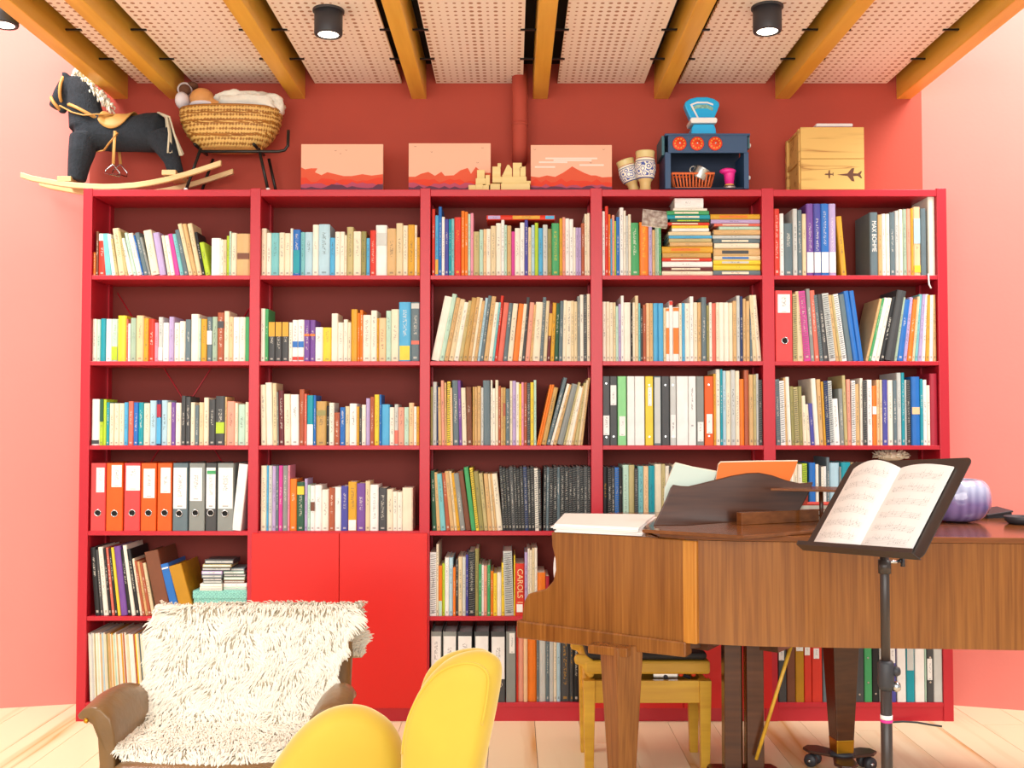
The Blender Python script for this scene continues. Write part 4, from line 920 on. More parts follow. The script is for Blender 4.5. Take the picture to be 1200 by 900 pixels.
# ---- wooden block castle
ke = empty('block_castle', (P(587, 222, .03).x, .03, TZ)); tag(ke, 'small castle stacked from pale wooden toy blocks', 'toy castle')
mb = 4.83/1200
def blk(x0, x1, y0, y1, d=.03, yo=0, roof=False):
    X0, X1 = P(x0, 200, .03).x-ke.location.x, P(x1, 200, .03).x-ke.location.x; Z0, Z1 = max(0, (223.0-y0)*mb), (223.0-y1)*mb
    if roof: prism('block', [(X0, yo, Z0), (X1, yo, Z0), (X1, yo, Z0+(Z1-Z0)*.6), ((X0+X1)/2+.008, yo, Z1), ((X0+X1)/2, yo, Z1)], (0, d, 0), 'block_wood', ke, bev=.001)
    else: box('block', X0, X1, yo, yo+d, Z0, Z1, 'block_wood', ke, bev=.0012)
for a in ((549, 557, 223, 216), (557.2, 566, 223, 215), (566, 573, 223, 216), (557.5, 569, 215, 208), (559, 568, 208, 198), (569, 574, 216, 204), (574.5, 586, 223, 214, .03, .006), (577, 588, 213, 206), (577, 586.5, 206, 194), (583, 587, 194, 190), (587, 621, 223, 214), (588, 617, 214, 206), (588.5, 600, 206, 204), (601, 609, 206, 196), (601, 611.5, 196, 189.5), (609.5, 616, 206, 194), (617, 622, 214, 211)):
    blk(*a)
blk(589, 600, 204, 192, .03, 0, True)
# ---- two painted pottery vases
m = bpy.data.materials.new('painted_pottery'); m.use_nodes = True; MAT['painted_pottery'] = m; nt = m.node_tree; N = nt.nodes.new; L = nt.links
tc = N('ShaderNodeTexCoord'); sp = N('ShaderNodeSeparateXYZ'); L.new(tc.outputs['Generated'], sp.inputs[0])
rp = N('ShaderNodeValToRGB'); rp.color_ramp.interpolation = 'CONSTANT'; L.new(sp.outputs[2], rp.inputs[0])
st = [(0, 'd8b878'), (.3, '3a4a8a'), (.325, 'f0ead8'), (.72, '3a4a8a'), (.745, 'f0ead8'), (.8, 'b06040'), (.82, 'dcc88c')]
rp.color_ramp.elements[0].color = lin(st[0][1]); rp.color_ramp.elements[1].position = st[1][0]; rp.color_ramp.elements[1].color = lin(st[1][1])
for p_, c_ in st[2:]: e_ = rp.color_ramp.elements.new(p_); e_.color = lin(c_)
vo = N('ShaderNodeTexVoronoi'); vo.inputs['Scale'].default_value = 34; L.new(tc.outputs['Object'], vo.inputs['Vector'])
def mth(op, a, c):
    n_ = N('ShaderNodeMath'); n_.operation = op
    for i, v in enumerate((a, c)):
        if isinstance(v, (int, float)): n_.inputs[i].default_value = v
        else: L.new(v, n_.inputs[i])
    return n_.outputs[0]
mk = mth('MULTIPLY', mth('MULTIPLY', mth('GREATER_THAN', sp.outputs[2], .36), mth('LESS_THAN', sp.outputs[2], .7)), mth('GREATER_THAN', mth('SINE', mth('MULTIPLY', vo.outputs['Distance'], 22), 0), .35))
mx = N('ShaderNodeMix'); mx.data_type = 'RGBA'; L.new(mk, mx.inputs[0]); L.new(rp.outputs[0], mx.inputs[6]); mx.inputs[7].default_value = lin('4a5ea8'); L.new(mx.outputs[2], nt.nodes['Principled BSDF'].inputs['Base Color']); nt.nodes['Principled BSDF'].inputs['Roughness'].default_value = .35
def vase(px, py_top, hpx, rpx, Y, label, rot=(0, 0, 0)):
    c = P(px, py_top, Y); h = (c.z-TZ) if rot == (0, 0, 0) else hpx*mb; r = rpx*mb
    prof = [(r*.001, 0), (r*.55, 0), (r*.56, h*.05), (r*.5, h*.14), (r*.55, h*.24), (r*.85, h*.34), (r*1.0, h*.5), (r*1.0, h*.64), (r*.9, h*.8), (r*.86, h*.9), (r*.92, h*.97), (r*.9, h), (r*.78, h*.99), (r*.74, h*.86), (.001, h*.8)]
    o = lathe('pottery_vase', prof, 'painted_pottery', None, 28, loc=(c.x, Y, TZ+.0005), rot=rot); return tag(o, label, 'vase', 'painted pottery vases')
vase(756, 178, 44, 12.5, .05, 'upright painted pottery vase with a blue patterned band')
v2 = vase(743.5, 184, 39, 12, .1, 'tilted painted pottery vase leaning behind the upright one', (0, -.3, 0)); v2.location.z += .012
# ---- toy stove with pot, basket, cup and scale
mat('stove_blue', '2f4f74', .5); mat('stove_teal', '3c6c78', .5); mat('stove_in', '1e2c44', .7); mat('knob_red', 'ea4a26', .4); mat('scale_blue', '14b2ee', .3); mat('toy_white', 'f0f0ee', .4); mat('toy_pink', 'ea2f96', .35); mat('toy_orange', 'e0703c', .45); mat('pot_metal', 'b8b8b6', .3, metal=.9); mat('dial_print', '9cd0c0', .5, noise=.6, nscale=90)
YS = .015
def T(px, py, Y=YS): return P(px, py, Y)
e = empty('toy_stove', (T(828, 220).x, YS, TZ+.0005)); tag(e, 'dark blue wooden toy stove with three red knobs on the bookcase', 'toy stove'); off = -Vector(e.location)
def tb(name, x0, x1, ya, yb, d0, d1, m, bev=.0015):
    a, b = T(x0, ya)+off, T(x1, yb)+off; return box(name, a.x, b.x, d0, d1, max(0, min(a.z, b.z)), max(a.z, b.z), m, e, bev)
tb('side_panel', 779.5, 786.5, 178, 221, .004, .2, 'stove_blue'); tb('side_panel', 872, 878, 178, 221, .004, .2, 'stove_blue')
tb('back_panel', 781, 877, 158.5, 221, .19, .2, 'stove_in'); tb('floor_panel', 786, 872, 219, 221, .01, .19, 'stove_in')
fp = tb('control_panel', 783, 876, 158, 179, 0, .012, 'stove_blue')
tb('top_panel', 779, 879, 156.5, 159, -.004, .205, 'stove_blue')
tb('wing_panel', 776.5, 780, 157, 180, .03, .2, 'stove_teal'); tb('wing_panel', 878, 880.5, 157, 172, .03, .2, 'stove_teal')
for x in (796.2, 816.7, 838):
    c = T(x, 168.5)+off
    k = lathe('knob', [(.001, 0), (.033, 0), (.033, .006), (.028, .01), (.012, .01), (.011, .016), (.001, .016)], 'knob_red', e, 24, loc=(c.x, 0, c.z), rot=(math.pi/2, 0, 0))
    for a in range(10):
        t_ = 2*math.pi*a/10; lathe('finger_hole', [(.0005, 0), (.0035, 0), (.0035, .0006), (.0005, .0006)], 'rafter_wood', k, 8, loc=(.022*math.cos(t_), .022*math.sin(t_), .0098))
    lathe('screw', [(.0005, 0), (.005, 0), (.004, .003), (.0005, .003)], 'chrome', k, 10, loc=(0, 0, .0155))
c = T(862, 166)+off; text('lettering', 'mia', .018, 'ink_cream', e, (c.x, -.0008, c.z), (math.pi/2, 0, 0)) if False else None
for (x, y, d) in ((879.6, 166.5, .06), (878.5, 205.5, .05)):
    c = T(x, y)+off; lathe('side_knob', [(.001, 0), (.008, 0), (.011, .008), (.008, .014), (.001, .015)], 'toy_white', e, 14, loc=(c.x, d, c.z), rot=(0, math.pi/2, 0))
# scale on the stove
sc0 = T(826, 157); stz = e.location.z + (T(0, 156.5)+off).z
e2 = empty('toy_scale', (sc0.x, .09, stz+.0005)); tag(e2, 'bright blue toy kitchen scale on the toy stove', 'toy scale')
m1 = 4.89/1200
def sp_(x, z): return (x*m1, z*m1)
def slab(name, pts, y0, d, m, par, bev=.003): return prism(name, [(x*m1, y0, z*m1) for x, z in pts], (0, d, 0), m, par, bev=bev)
slab('base', [(-15, 0), (15, 0), (14, 8), (12, 13), (-12, 13), (-14, 8)], -.05, .1, 'scale_blue', e2, .006)
slab('tray', [(-15, 14), (15, 14), (16, 18), (14.5, 20.5), (-14.5, 20.5), (-16, 18)], -.055, .11, 'toy_white', e2, .004)
hd_ = [(-13, 20), (13, 20), (17.5, 30), (20.5, 38), (20, 42), (14, 46), (6, 48), (-6, 48), (-14, 46), (-20, 42), (-20.5, 38), (-17.5, 30)]
slab('head', hd_, -.012, .05, 'scale_blue', e2, .006)
slab('dial', [(x*.76, 24+(z-20)*.68) for x, z in hd_], -.0135, .004, 'scale_blue', e2, .001)
slab('dial_print', [(-12, 31), (-6, 34), (6, 34), (12, 31), (13, 35), (6, 38.5), (-6, 38.5), (-13, 35)], -.0145, .003, 'dial_print', e2, 0)
slab('dial_arc', [(-13, 37.5), (-6, 40), (6, 40), (13, 37.5), (13, 39.5), (6, 42), (-6, 42), (-13, 39.5)], -.0148, .003, 'toy_white', e2, 0)
slab('pointer', [(-6, 22), (-4, 22), (-12.5, 39), (-14.5, 38.5)], -.018, .003, 'toy_white', e2, 0)
# things in the stove
fz = TZ+.012
bk = empty('toy_basket', (T(812.5, 210).x, .055, fz)); tag(bk, 'orange plastic toy basket inside the toy stove', 'basket')
hb = (T(0, 203).z-fz)
w0, w1, d0, d1 = .084, .1, .03, .036
for s in (-1, 1):
    for i in range(13):
        u = -1+2*i/12; tube('slat', [(u*w0, s*d0, .004), (u*w1, s*d1, hb)], .0035, 'toy_orange', bk, 6)
    for i in range(4):
        u = -1+2*i/3; tube('slat', [(s*w0, u*d0, .004), (s*w1, u*d1, hb)], .0035, 'toy_orange', bk, 6)
mesh('rim', *tube_vf([(w1*a, d1*b, hb) for a, b in ((-1, -1), (0, -1), (1, -1), (1, 0), (1, 1), (0, 1), (-1, 1), (-1, 0))], .0055, 6, True), 'toy_orange', bk)
box('basket_floor', -w0, w0, -d0, d0, 0, .005, 'toy_orange', bk)
pt = empty('toy_pot', (T(819, 199).x, .055, fz+.045), (0, .5, 0)); tag(pt, 'small tilted metal toy pot lying in the orange basket', 'pot')
lathe('pot_body', [(.001, 0), (.04, 0), (.043, .006), (.043, .052), (.046, .055), (.044, .056), (.04, .052), (.038, .01), (.001, .008)], 'pot_metal', pt, 26)
mesh('pot_handle', *tube_vf([(-.043-.014*math.sin(a), 0, .035+.016*math.cos(a)) for a in [math.pi*k/8 for k in range(9)]], .004, 6), 'pot_metal', pt, True)
cp = empty('toy_cup', (T(856.5, 210).x, .05, fz)); tag(cp, 'pink plastic toy juicer standing in the stove', 'toy juicer')
lathe('base', [(.001, 0), (.034, 0), (.034, .008), (.026, .016), (.001, .018)], 'pot_metal', cp, 20)
lathe('collar', [(.001, .014), (.022, .014), (.022, .022), (.001, .022)], 'rafter_wood', cp, 18)
lathe('cup', [(.001, .02), (.02, .02), (.026, .07), (.028, .078), (.001, .078)], 'toy_pink', cp, 20)
mesh('spout', *ball_vf((-.008, -.004, .085), .04, .03, .016, 16, 8), 'toy_pink', cp, True)
# ---- wooden crate with two aeroplane marks, and a white box on it
mat('burnt_mark', '6a4434', .8)
cy = .0
e = empty('wooden_crate', (P(976, 220, cy).x, cy+.004, TZ+.0005)); tag(e, 'pale wooden crate with two dark aeroplane marks on its front', 'crate'); off = -Vector(e.location)
xa, xb = (P(938.5, 200, .004)+off).x, (P(1013, 200, .004)+off).x; zt = (P(976, 149, .004)+off).z; zm = (P(976, 186, .004)+off).z; dp = .262
box('front_plank', xa, xb, 0, .014, zm+.001, zt, 'crate_wood', e, bev=.0015); box('front_plank', xa, xb, 0, .014, 0, zm-.001, 'crate_wood', e, bev=.0015)
for x in (xa+.006, xb-.02):
    box('side_plank', x, x+.014, .014, dp, zm+.001, zt-.001, 'crate_wood', e); box('side_plank', x, x+.014, .014, dp, 0, zm-.001, 'crate_wood', e)
for y in (.014, dp-.04): box('corner_post', xa-.006, xa+.0065, y, y+.026, 0, zt-.004, 'crate_wood', e, bev=.001)
box('cross_rail', xa-.004, xa+.0065, .04, dp-.04, zm-.012, zm+.012, 'crate_wood', e)
box('back_plank', xa+.006, xb-.006, dp, dp+.012, 0, zt, 'crate_wood', e); box('top_board', xa+.001, xb-.001, .014, dp, zt-.014, zt-.002, 'crate_wood', e)
def plane_mark(px, py, s, shape):
    c = P(px, py, 0)+off; prism('aeroplane_mark', [(c.x+x*s, -.0006, c.z+z*s) for x, z in shape], (0, .001, 0), 'burnt_mark', e)
jet = [(-1, 0), (-.55, .06), (-.15, .1), (.2, .52), (.42, .55), (.32, .12), (.7, .1), (.95, .3), (1.05, .28), (.9, 0), (1.05, -.28), (.95, -.3), (.7, -.1), (.32, -.12), (.42, -.55), (.2, -.52), (-.15, -.1), (-.55, -.06)]
prop = [(-.9, 0), (-.7, .15), (-.1, .15), (0, .85), (.25, .9), (.28, .15), (.8, .1), (.85, .35), (1, .35), (1, -.35), (.85, -.35), (.8, -.1), (.28, -.15), (.25, -.9), (0, -.85), (-.1, -.15), (-.7, -.15)]
plane_mark(995.5, 204.5, 14.5*mb, jet); plane_mark(971.5, 204, 5.5*mb, prop)
c = P(978, 149, .03); w = empty('white_case', (c.x, .03, e.location.z+zt)); tag(w, 'flat white case lying on the wooden crate', 'case')
box('lower_shell', -.085, .085, 0, .14, 0, .009, 'wall_red', w, bev=.003); box('upper_shell', -.088, .088, -.003, .143, .0095, .026, 'toy_white', w, bev=.006)
# ================================================================== GRAND PIANO
PT = .98; PB = .624; KB = .575                       # rim top, rim bottom, underside of key bed
p0 = Vector((.0325, -.90, 0)); p1 = Vector((.607, -1.213, 0))
cdir = (p1-p0).normalized(); cn = Vector((-cdir.y, cdir.x, 0))      # cn points away from the camera
if cn.y < 0: cn = -cn
pe = empty('grand_piano', (.9, -.85, 0)); tag(pe, 'brown wooden grand piano with a closed lid standing before the bookcase', 'piano'); off = Vector((-.9, .85, 0))
def W_(v, z): return Vector((v.x, v.y, z))+off
clen = (p1-p0).length
# treble cheek with its curved key-end cut-out
def cheek_pt(px, py):
    # point on the cheek plane seen at this pixel
    d = Vector(ray(px, py)); o = Vector(CAM); k = (p0-o).dot(cn)/d.dot(cn); return o + d*k
prof = [(646, 622), (647, 640), (650.5, 655), (651, 668), (648, 681), (640, 690), (628, 693.5), (619, 696), (614.5, 704), (612.5, 716), (611.5, 729)]
pts = [cheek_pt(a, b) for a, b in prof]
pts[0].z = PT
pe_pts = [p+off for p in pts] + [W_(p0+cdir*.0, PB-.001), W_(p1, PB-.001), W_(p1, PT)]
prism('cheek_panel', pe_pts, cn*.05, 'piano_wood', pe, bev=.004)
# white key blocks seen in the cut-out
kb = cheek_pt(648, 668)+off+cn*.06
V, F = ball_vf((0, 0, 0), .03, .012, .078, 20, 12); mesh('key_block', V, F, 'toy_white', pe, True, loc=kb+cdir*.012-cn*.02, rot=(0, 0, math.atan2(cdir.y, cdir.x)))
# key bed with moulding
a, b = p0-cdir*.012-cn*.012, p1-cdir*.0-cn*.012
prism('key_bed_moulding', [W_(a, PB+.018), W_(b, PB+.004), W_(b, KB), W_(a, KB)], cn*.07, 'piano_wood', pe, bev=.006)
# bent side, tail and spine
rim = [p1]
ctl = [Vector((.607, -1.213, 0)), Vector((.82, -1.265, 0)), Vector((1.1, -1.29, 0)), Vector((1.45, -1.31, 0)), Vector((1.8, -1.335, 0)), Vector((2.1, -1.345, 0)), Vector((2.32, -1.27, 0)), Vector((2.42, -1.1, 0)), Vector((2.38, -.9, 0)), Vector((1.9, -.55, 0)), Vector((1.5, -.27, 0))]
def cat(pts, n=6):
    out = []
    for i in range(len(pts)-1):
        a0, a1, a2, a3 = pts[max(i-1, 0)], pts[i], pts[i+1], pts[min(i+2, len(pts)-1)]
        for k in range(n):
            t = k/n; out.append(.5*((2*a1)+(a2-a0)*t+(2*a0-5*a1+4*a2-a3)*t*t+(3*a1-a0-3*a2+a3)*t**3))
    return out+[pts[-1]]
rimp = cat(ctl)
V, F = [], []; n = len(rimp)
cen = Vector((1.3, -.8, 0))
for i, p in enumerate(rimp):
    t = (rimp[min(i+1, n-1)]-rimp[max(i-1, 0)]).normalized(); nn = Vector((-t.y, t.x, 0))
    if (cen-p).dot(nn) < 0: nn = -nn
    for q, z in ((p, PB), (p, PT), (p+nn*.045, PT), (p+nn*.045, PB)): V.append(W_(q, z))
for i in range(n-1):
    for k in range(4): F.append((i*4+k, (i+1)*4+k, (i+1)*4+(k+1) % 4, i*4+(k+1) % 4))
F += [(0, 1, 2, 3), tuple((n-1)*4+k for k in (3, 2, 1, 0))]
mesh('rim', V, F, 'piano_wood', pe, True)
md = pe.children[-1].modifiers.new('split', 'EDGE_SPLIT'); md.split_angle = math.radians(35)
# light corner post where cheek meets the bent side
q = p1-cdir*.012
prism('corner_post', [W_(q-cn*.006, PB-.001), W_(q-cn*.006+cdir*.05, PB-.001), W_(q+cdir*.056+cn*.03, PB-.001), W_(q+cn*.04, PB-.001)], (0, 0, PT-PB), 'veneer_light', pe, bev=.004)
# underside: key bed board, dark beams
inner = [p0+cn*.05+cdir*.02, p1+cn*.03, *[x+Vector((0, .05, 0)) for x in ctl[1:5]], Vector((2.25, -1.15, 0)), Vector((2.3, -.9, 0)), Vector((1.46, -.30, 0))]
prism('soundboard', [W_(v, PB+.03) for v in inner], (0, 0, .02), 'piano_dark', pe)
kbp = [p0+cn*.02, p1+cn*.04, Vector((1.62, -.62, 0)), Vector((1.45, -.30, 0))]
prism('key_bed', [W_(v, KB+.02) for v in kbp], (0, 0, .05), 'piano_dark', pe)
for a, b in (((.66, -1.15), (1.02, -.6)), ((.9, -1.18), (1.35, -.62))):
    a, b = Vector((*a, 0)), Vector((*b, 0)); t = (b-a).normalized(); s = Vector((-t.y, t.x, 0))*.035
    prism('beam', [W_(a-s, KB+.012), W_(a+s, KB+.012), W_(b+s, KB+.012), W_(b-s, KB+.012)], (0, 0, .06), 'piano_dark', pe)
# key front (faces the bookcase): keys and fall board
bl, br = p0+cn*.05, Vector((1.45, -.30, 0)); kd = (br-bl).normalized(); ki = Vector((kd.y, -kd.x, 0))
bl2 = bl+kd*.2
prism('fall_board', [W_(bl2+ki*.2, PB+.06), W_(br+ki*.2, PB+.06), W_(br+ki*.2, PT), W_(bl2+ki*.2, PT)], ki*.02, 'piano_dark', pe)
L_ = (br-bl).length; me = None
for i in range(52):
    w = (L_-.23)/52+.0035
    if me is None:
        v, f = box_vf(0, w-.0045, 0, .15, 0, .02); me = bpy.data.meshes.new('white_key'); me.from_pydata(v, [], f); me.materials.append(MAT['toy_white'])
    k = bpy.data.objects.new('white_key', me); q = bl+kd*(.2+(w-.0035)*i)+ki*.03; k.location = W_(q, PB+.035); k.rotation_euler = (0, 0, math.atan2(kd.y, kd.x)); k.scale = (1, -1, 1); link(k, pe)
# lid
LZ = PT+.002
lid = [p1-cdir*.10+cn*.005, p1-cn*.012-cdir*.0, *[x+Vector((0, -.012, 0)) for x in ctl[1:6]], Vector((2.34, -1.28, 0)), Vector((2.44, -1.1, 0)), Vector((2.40, -.88, 0)), Vector((1.52, -.24, 0)), p0+cn*.62+cdir*.10]
lidp = [W_(v, LZ) for v in lid]
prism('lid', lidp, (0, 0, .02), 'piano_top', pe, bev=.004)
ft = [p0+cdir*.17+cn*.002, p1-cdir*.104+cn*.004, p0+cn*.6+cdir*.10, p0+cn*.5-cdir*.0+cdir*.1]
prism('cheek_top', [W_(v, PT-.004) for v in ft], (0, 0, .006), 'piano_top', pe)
TOPL = LZ+.02
# folded front flap and music desk on the lid
def PL(px, py, z): return PZ(px, py, z)
fl_ = [PL(752, 621, TOPL+.01), PL(872, 628.5, TOPL+.01), PL(1010, 618, TOPL+.01), PL(960, 604.5, TOPL+.01)]
prism('folded_flap', [Vector((v.x, v.y, TOPL))+off for v in fl_], (0, 0, .012), 'piano_top', pe, bev=.003)
dY = fl_[0].y + .10
def D(px, py, Y): return P(px, py, Y)+off
ya = -.93
desk = [(766, 616), (772, 604), (781, 585), (786, 572), (789, 568), (797, 569.5), (807, 570), (820, 567), (840, 562), (858, 557.5), (876, 554.5), (890, 554), (905, 557), (922, 563), (938, 566.5), (953, 565), (951, 572), (946, 582), (936, 600), (930, 616)]
prism('music_desk', [D(a, b, ya) for a, b in desk], (0, .014, 0), 'piano_dark', pe, bev=.003)
zz = TOPL+.012
A, B = PL(869, 615.5, zz), PL(1015, 608, zz); t = (B-A).normalized(); s = Vector((-t.y, t.x, 0))*.03
zt = P(869, 601, A.y).z
prism('desk_ledge', [Vector((v.x, v.y, zz))+off for v in (A, B, B+s, A+s)], (0, 0, zt-zz), 'piano_top', pe, bev=.002)
pl_ = [P(903, 575, -1.0), P(1010, 576, -1.05), P(1010, 582, -.86), P(950, 585, -.9)]
prism('side_shelf', [Vector((v.x, v.y, pl_[0].z))+off for v in (P(903, 575.5, -1.0), Vector((1.25, -1.12, 0)), Vector((1.3, -.92, 0)), Vector((1.1, -.86, 0)))], (0, 0, .008), 'piano_top', pe, bev=.002)
tube('shelf_prop', [Vector((1.15, -.98, TOPL))+off, Vector((1.15, -.98, pl_[0].z))+off], .008, 'piano_dark', pe, 8)
# legs
def taper_leg(x, y, top_w, bot_w, z1, z0, ang, m, name='leg'):
    V = []
    for z, w in ((z0, bot_w), (z1*.86+z0*.14, top_w*.97), (z1, top_w)):
        for k in range(4):
            a = ang+math.pi/4+k*math.pi/2; V.append(Vector((x+w*.7071*math.cos(a), y+w*.7071*math.sin(a), z))+off)
    F = [(3, 2, 1, 0), (8, 9, 10, 11)]+[(i*4+k, i*4+(k+1) % 4, (i+1)*4+(k+1) % 4, (i+1)*4+k) for i in (0, 1) for k in range(4)]
    return bevel(mesh(name, V, F, m, pe), .004)
def caster(x, y, zc=.075):
    lg = None
    c = Vector((x, y, 0))+off
    lathe('caster_cup', [(.001, 0), (.05, 0), (.05, .016), (.001, .018)], 'lamp_black', pe, 18, loc=c+Vector((0, 0, zc-.018)))
    for k in range(3):
        a = .35+k*2*math.pi/3; d = Vector((math.cos(a), math.sin(a), 0)); s = Vector((-d.y, d.x, 0))
        prism('dolly_arm', [c+s*.035+Vector((0, 0, .06)), c+d*.12+s*.045+Vector((0, 0, .06)), c+d*.155+s*.02+Vector((0, 0, .06)), c+d*.155-s*.02+Vector((0, 0, .06)), c+d*.12-s*.045+Vector((0, 0, .06)), c-s*.035+Vector((0, 0, .06))], (0, 0, .012), 'caster_brown', pe, bev=.004)
        for q in (-.022, .022):
            w = c+d*.12+s*q+Vector((0, 0, .026))
            lathe('wheel', [(.001, -.012), (.024, -.012), (.026, -.006), (.026, .006), (.024, .012), (.001, .012)], 'lamp_black', pe, 16, loc=w, rot=(math.pi/2, 0, math.atan2(s.y, s.x)+math.pi/2))
        tube('wheel_axle', [c+d*.12-s*.04+Vector((0, 0, .026)), c+d*.12+s*.04+Vector((0, 0, .026))], .006, 'chrome', pe, 6)
        tube('wheel_stem', [c+d*.12+Vector((0, 0, .026)), c+d*.12+Vector((0, 0, .064))], .008, 'lamp_black', pe, 6)
mat('caster_brown', '4a2c20', .35)
lt = P(731, 770, -1.18)                               # treble leg
taper_leg(lt.x, -1.10, .112, .07, KB+.022, .10, math.radians(28), 'piano_wood'); caster(lt.x, -1.10, .10)
box('leg_block', -.075, .075, -.075, .075, KB-.01, KB+.021, 'piano_wood', pe, bev=.003, loc=Vector((lt.x-.02, -1.08, 0))+off, rot=(0, 0, math.radians(-28)))
bl_ = P(985, 770, -.68)                               # bass leg
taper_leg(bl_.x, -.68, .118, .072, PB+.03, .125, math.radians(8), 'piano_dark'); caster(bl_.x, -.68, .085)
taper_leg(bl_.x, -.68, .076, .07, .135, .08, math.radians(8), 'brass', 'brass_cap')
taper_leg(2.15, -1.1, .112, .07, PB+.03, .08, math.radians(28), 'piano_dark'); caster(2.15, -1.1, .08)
# pedal lyre
ly = -.92
lx0, lx1 = P(857, 800, ly).x, P(883, 800, ly).x
wp = .032
for x in (lx0, lx1):
    box('lyre_post', x-wp, x+wp, -.03, .03, .07, KB+.025, 'piano_dark', pe, bev=.004, loc=Vector((0, ly, 0))+off)
for x in (lx0+.04, lx1-.044, (lx0+lx1)/2-.004):
    tube('pedal_rod', [Vector((x, ly+.012, .09))+off, Vector((x, ly+.012, KB+.02))+off], .0045, 'brass', pe, 6)
xm = (lx0+lx1)/2
prism('lyre_base', [Vector((xm+x, ly+y, .045))+off for x, y in ((-.135, .02), (-.12, -.06), (-.06, -.085), (.06, -.085), (.12, -.06), (.135, .02), (.12, .06), (-.12, .06))], (0, 0, .05), 'piano_dark', pe, bev=.008)
for s in (-.05, .05): prism('pedal', [Vector((xm+s+x, ly+y, .05))+off for x, y in ((-.012, .05), (.012, .05), (.016, .14), (0, .155), (-.016, .14))], (0, 0, .01), 'brass', pe, bev=.003)
a_, b_ = P(886, 890, ly-.055), P(931, 755, -1.0); b_.z = KB+.03
tube('lyre_brace', [a_+off, b_+off], .007, 'bench_wood', pe, 8)

# ---- things lying on the piano
def sheet_pile(name, corners, z0, n, label, cat_, m='white_paper', dz=.004):
    e = empty(name, (corners[0].x, corners[0].y, z0)); tag(e, label, cat_); c = sum(corners, Vector())/4; Rr = random.Random(11)
    for i in range(n):
        a = Rr.uniform(-.06, .06); poly = []
        for q in corners:
            d = q-c; d.rotate(Euler((0, 0, a))); w = c+d*Rr.uniform(.97, 1.02); poly.append((w.x-corners[0].x, w.y-corners[0].y, i*dz+.0006))
        o = prism('sheet', poly, (0, 0, dz-.0005), m, e)
    return e, n*dz
cs = [PZ(650, 623.5, PT+.003), PZ(752, 628, PT+.003), PZ(766, 611, PT+.003), PZ(660, 610, PT+.003)]
sheet_pile('paper_pile', [Vector((v.x, v.y, 0)) for v in cs], LZ+.0004, 6, 'loose pile of white papers on the piano cheek', 'papers', dz=.005)
mat('book_orange', 'ee7418', .5); mat('paper_green', 'd5e4d8', .7)
def leaning_book(name, pts, Y, th, m, label, tilt=.03, page=True):
    e = prism(name, [P(a, b, Y) for a, b in pts], (0, th, 0), m, None, bev=.001); tag(e, label, 'score')
    if page:
        prism('page_block', [P(a, b-1.2, Y+th) for a, b in pts], (0, .012, 0), 'paper', e)
    return e
leaning_book('open_score', [(833, 600), (834, 592), (842, 545), (845, 542), (890, 541), (935, 540.5), (931, 552), (922, 572), (910, 600)], ya+.0165, .004, 'book_orange', 'open orange score standing behind the music desk')
leaning_book('paper_score', [(778, 600), (779, 572), (790, 545), (792, 543), (812, 548), (840, 553), (836, 566), (826, 600)], ya+.04, .006, 'paper_green', 'pale green open score standing at the music desk edge')
leaning_book('red_score', [(925, 600), (927, 567), (948, 567), (946, 600)], ya+.034, .006, 'knob_red', 'small red score behind the end of the music desk')
bz = TOPL
sb_ = empty('stacked_score', PZ(950, 600, TOPL+.03)); sb_.location.z = P(950, 600, sb_.location.y).z
yy = -.90
for i, (c, lab) in enumerate((('light grey', 'lowest'), ('ivory', 'middle'), ('red', 'topmost'))):
    z = TOPL + .0125 + i*.021 + .0004
    o = box('lying_score', -.15, .16, 0, .13, 0, .02, 'plain_cover', None, bev=.001, loc=(P(962, 595, yy).x, yy, z), rot=(0, 0, -.05+i*.04)); colour(o, c); tag(o, f'{c} score, {lab} of three lying on the piano beside the music desk', 'score', 'scores lying by the music desk')
    v, f = box_vf(-.148, .158, -.001, .12, .003, .017); mesh('page_block', v, f, 'paper', o)
bpy.data.objects.remove(sb_)
# ribbed purple glass bowl
m = mat('purple_glass', '8c7ab4', .12, noise=1, nscale=16, col2='6a5a98', coat=.6)
nt = m.node_tree; tc = nt.nodes.new('ShaderNodeTexCoord'); sp = nt.nodes.new('ShaderNodeSeparateXYZ'); nt.links.new(tc.outputs['Generated'], sp.inputs[0])
rp = nt.nodes.new('ShaderNodeValToRGB'); nt.links.new(sp.outputs[2], rp.inputs[0]); el = rp.color_ramp.elements
el[0].position = .45; el[0].color = lin('8a78b0'); el[1].position = .8; el[1].color = lin('b8bcd8')
wv = nt.nodes.new('ShaderNodeTexWave'); wv.inputs['Scale'].default_value = 9; wv.inputs['Distortion'].default_value = 4; nt.links.new(tc.outputs['Object'], wv.inputs['Vector'])
mx = nt.nodes.new('ShaderNodeMix'); mx.data_type = 'RGBA'; mx.inputs[0].default_value = .25; nt.links.new(rp.outputs[0], mx.inputs[6]); nt.links.new(wv.outputs[0], mx.inputs[7]); mx.blend_type = 'SOFT_LIGHT'
nt.links.new(mx.outputs[2], nt.nodes['Principled BSDF'].inputs['Base Color'])
bc_ = PZ(1120, 611, TOPL); r = 39/1200*(bc_.y-CAM[1]); hb = r*1.28
prof = [(.001, 0), (r*.55, 0), (r*.82, hb*.12), (r*.98, hb*.35), (r*1.0, hb*.6), (r*.94, hb*.82), (r*.8, hb*.95), (r*.66, hb), (r*.58, hb*.97), (r*.66, hb*.88), (r*.86, hb*.55), (r*.6, hb*.1), (.001, hb*.06)]
V, F = [], []; n = 64
for j, (rr, z) in enumerate(prof):
    for k in range(n):
        a = 2*math.pi*k/n; tw = a + z/hb*.7; w = 1+.045*(abs(math.sin(7*tw))-.5); V.append((rr*w*math.cos(a), rr*w*math.sin(a), z))
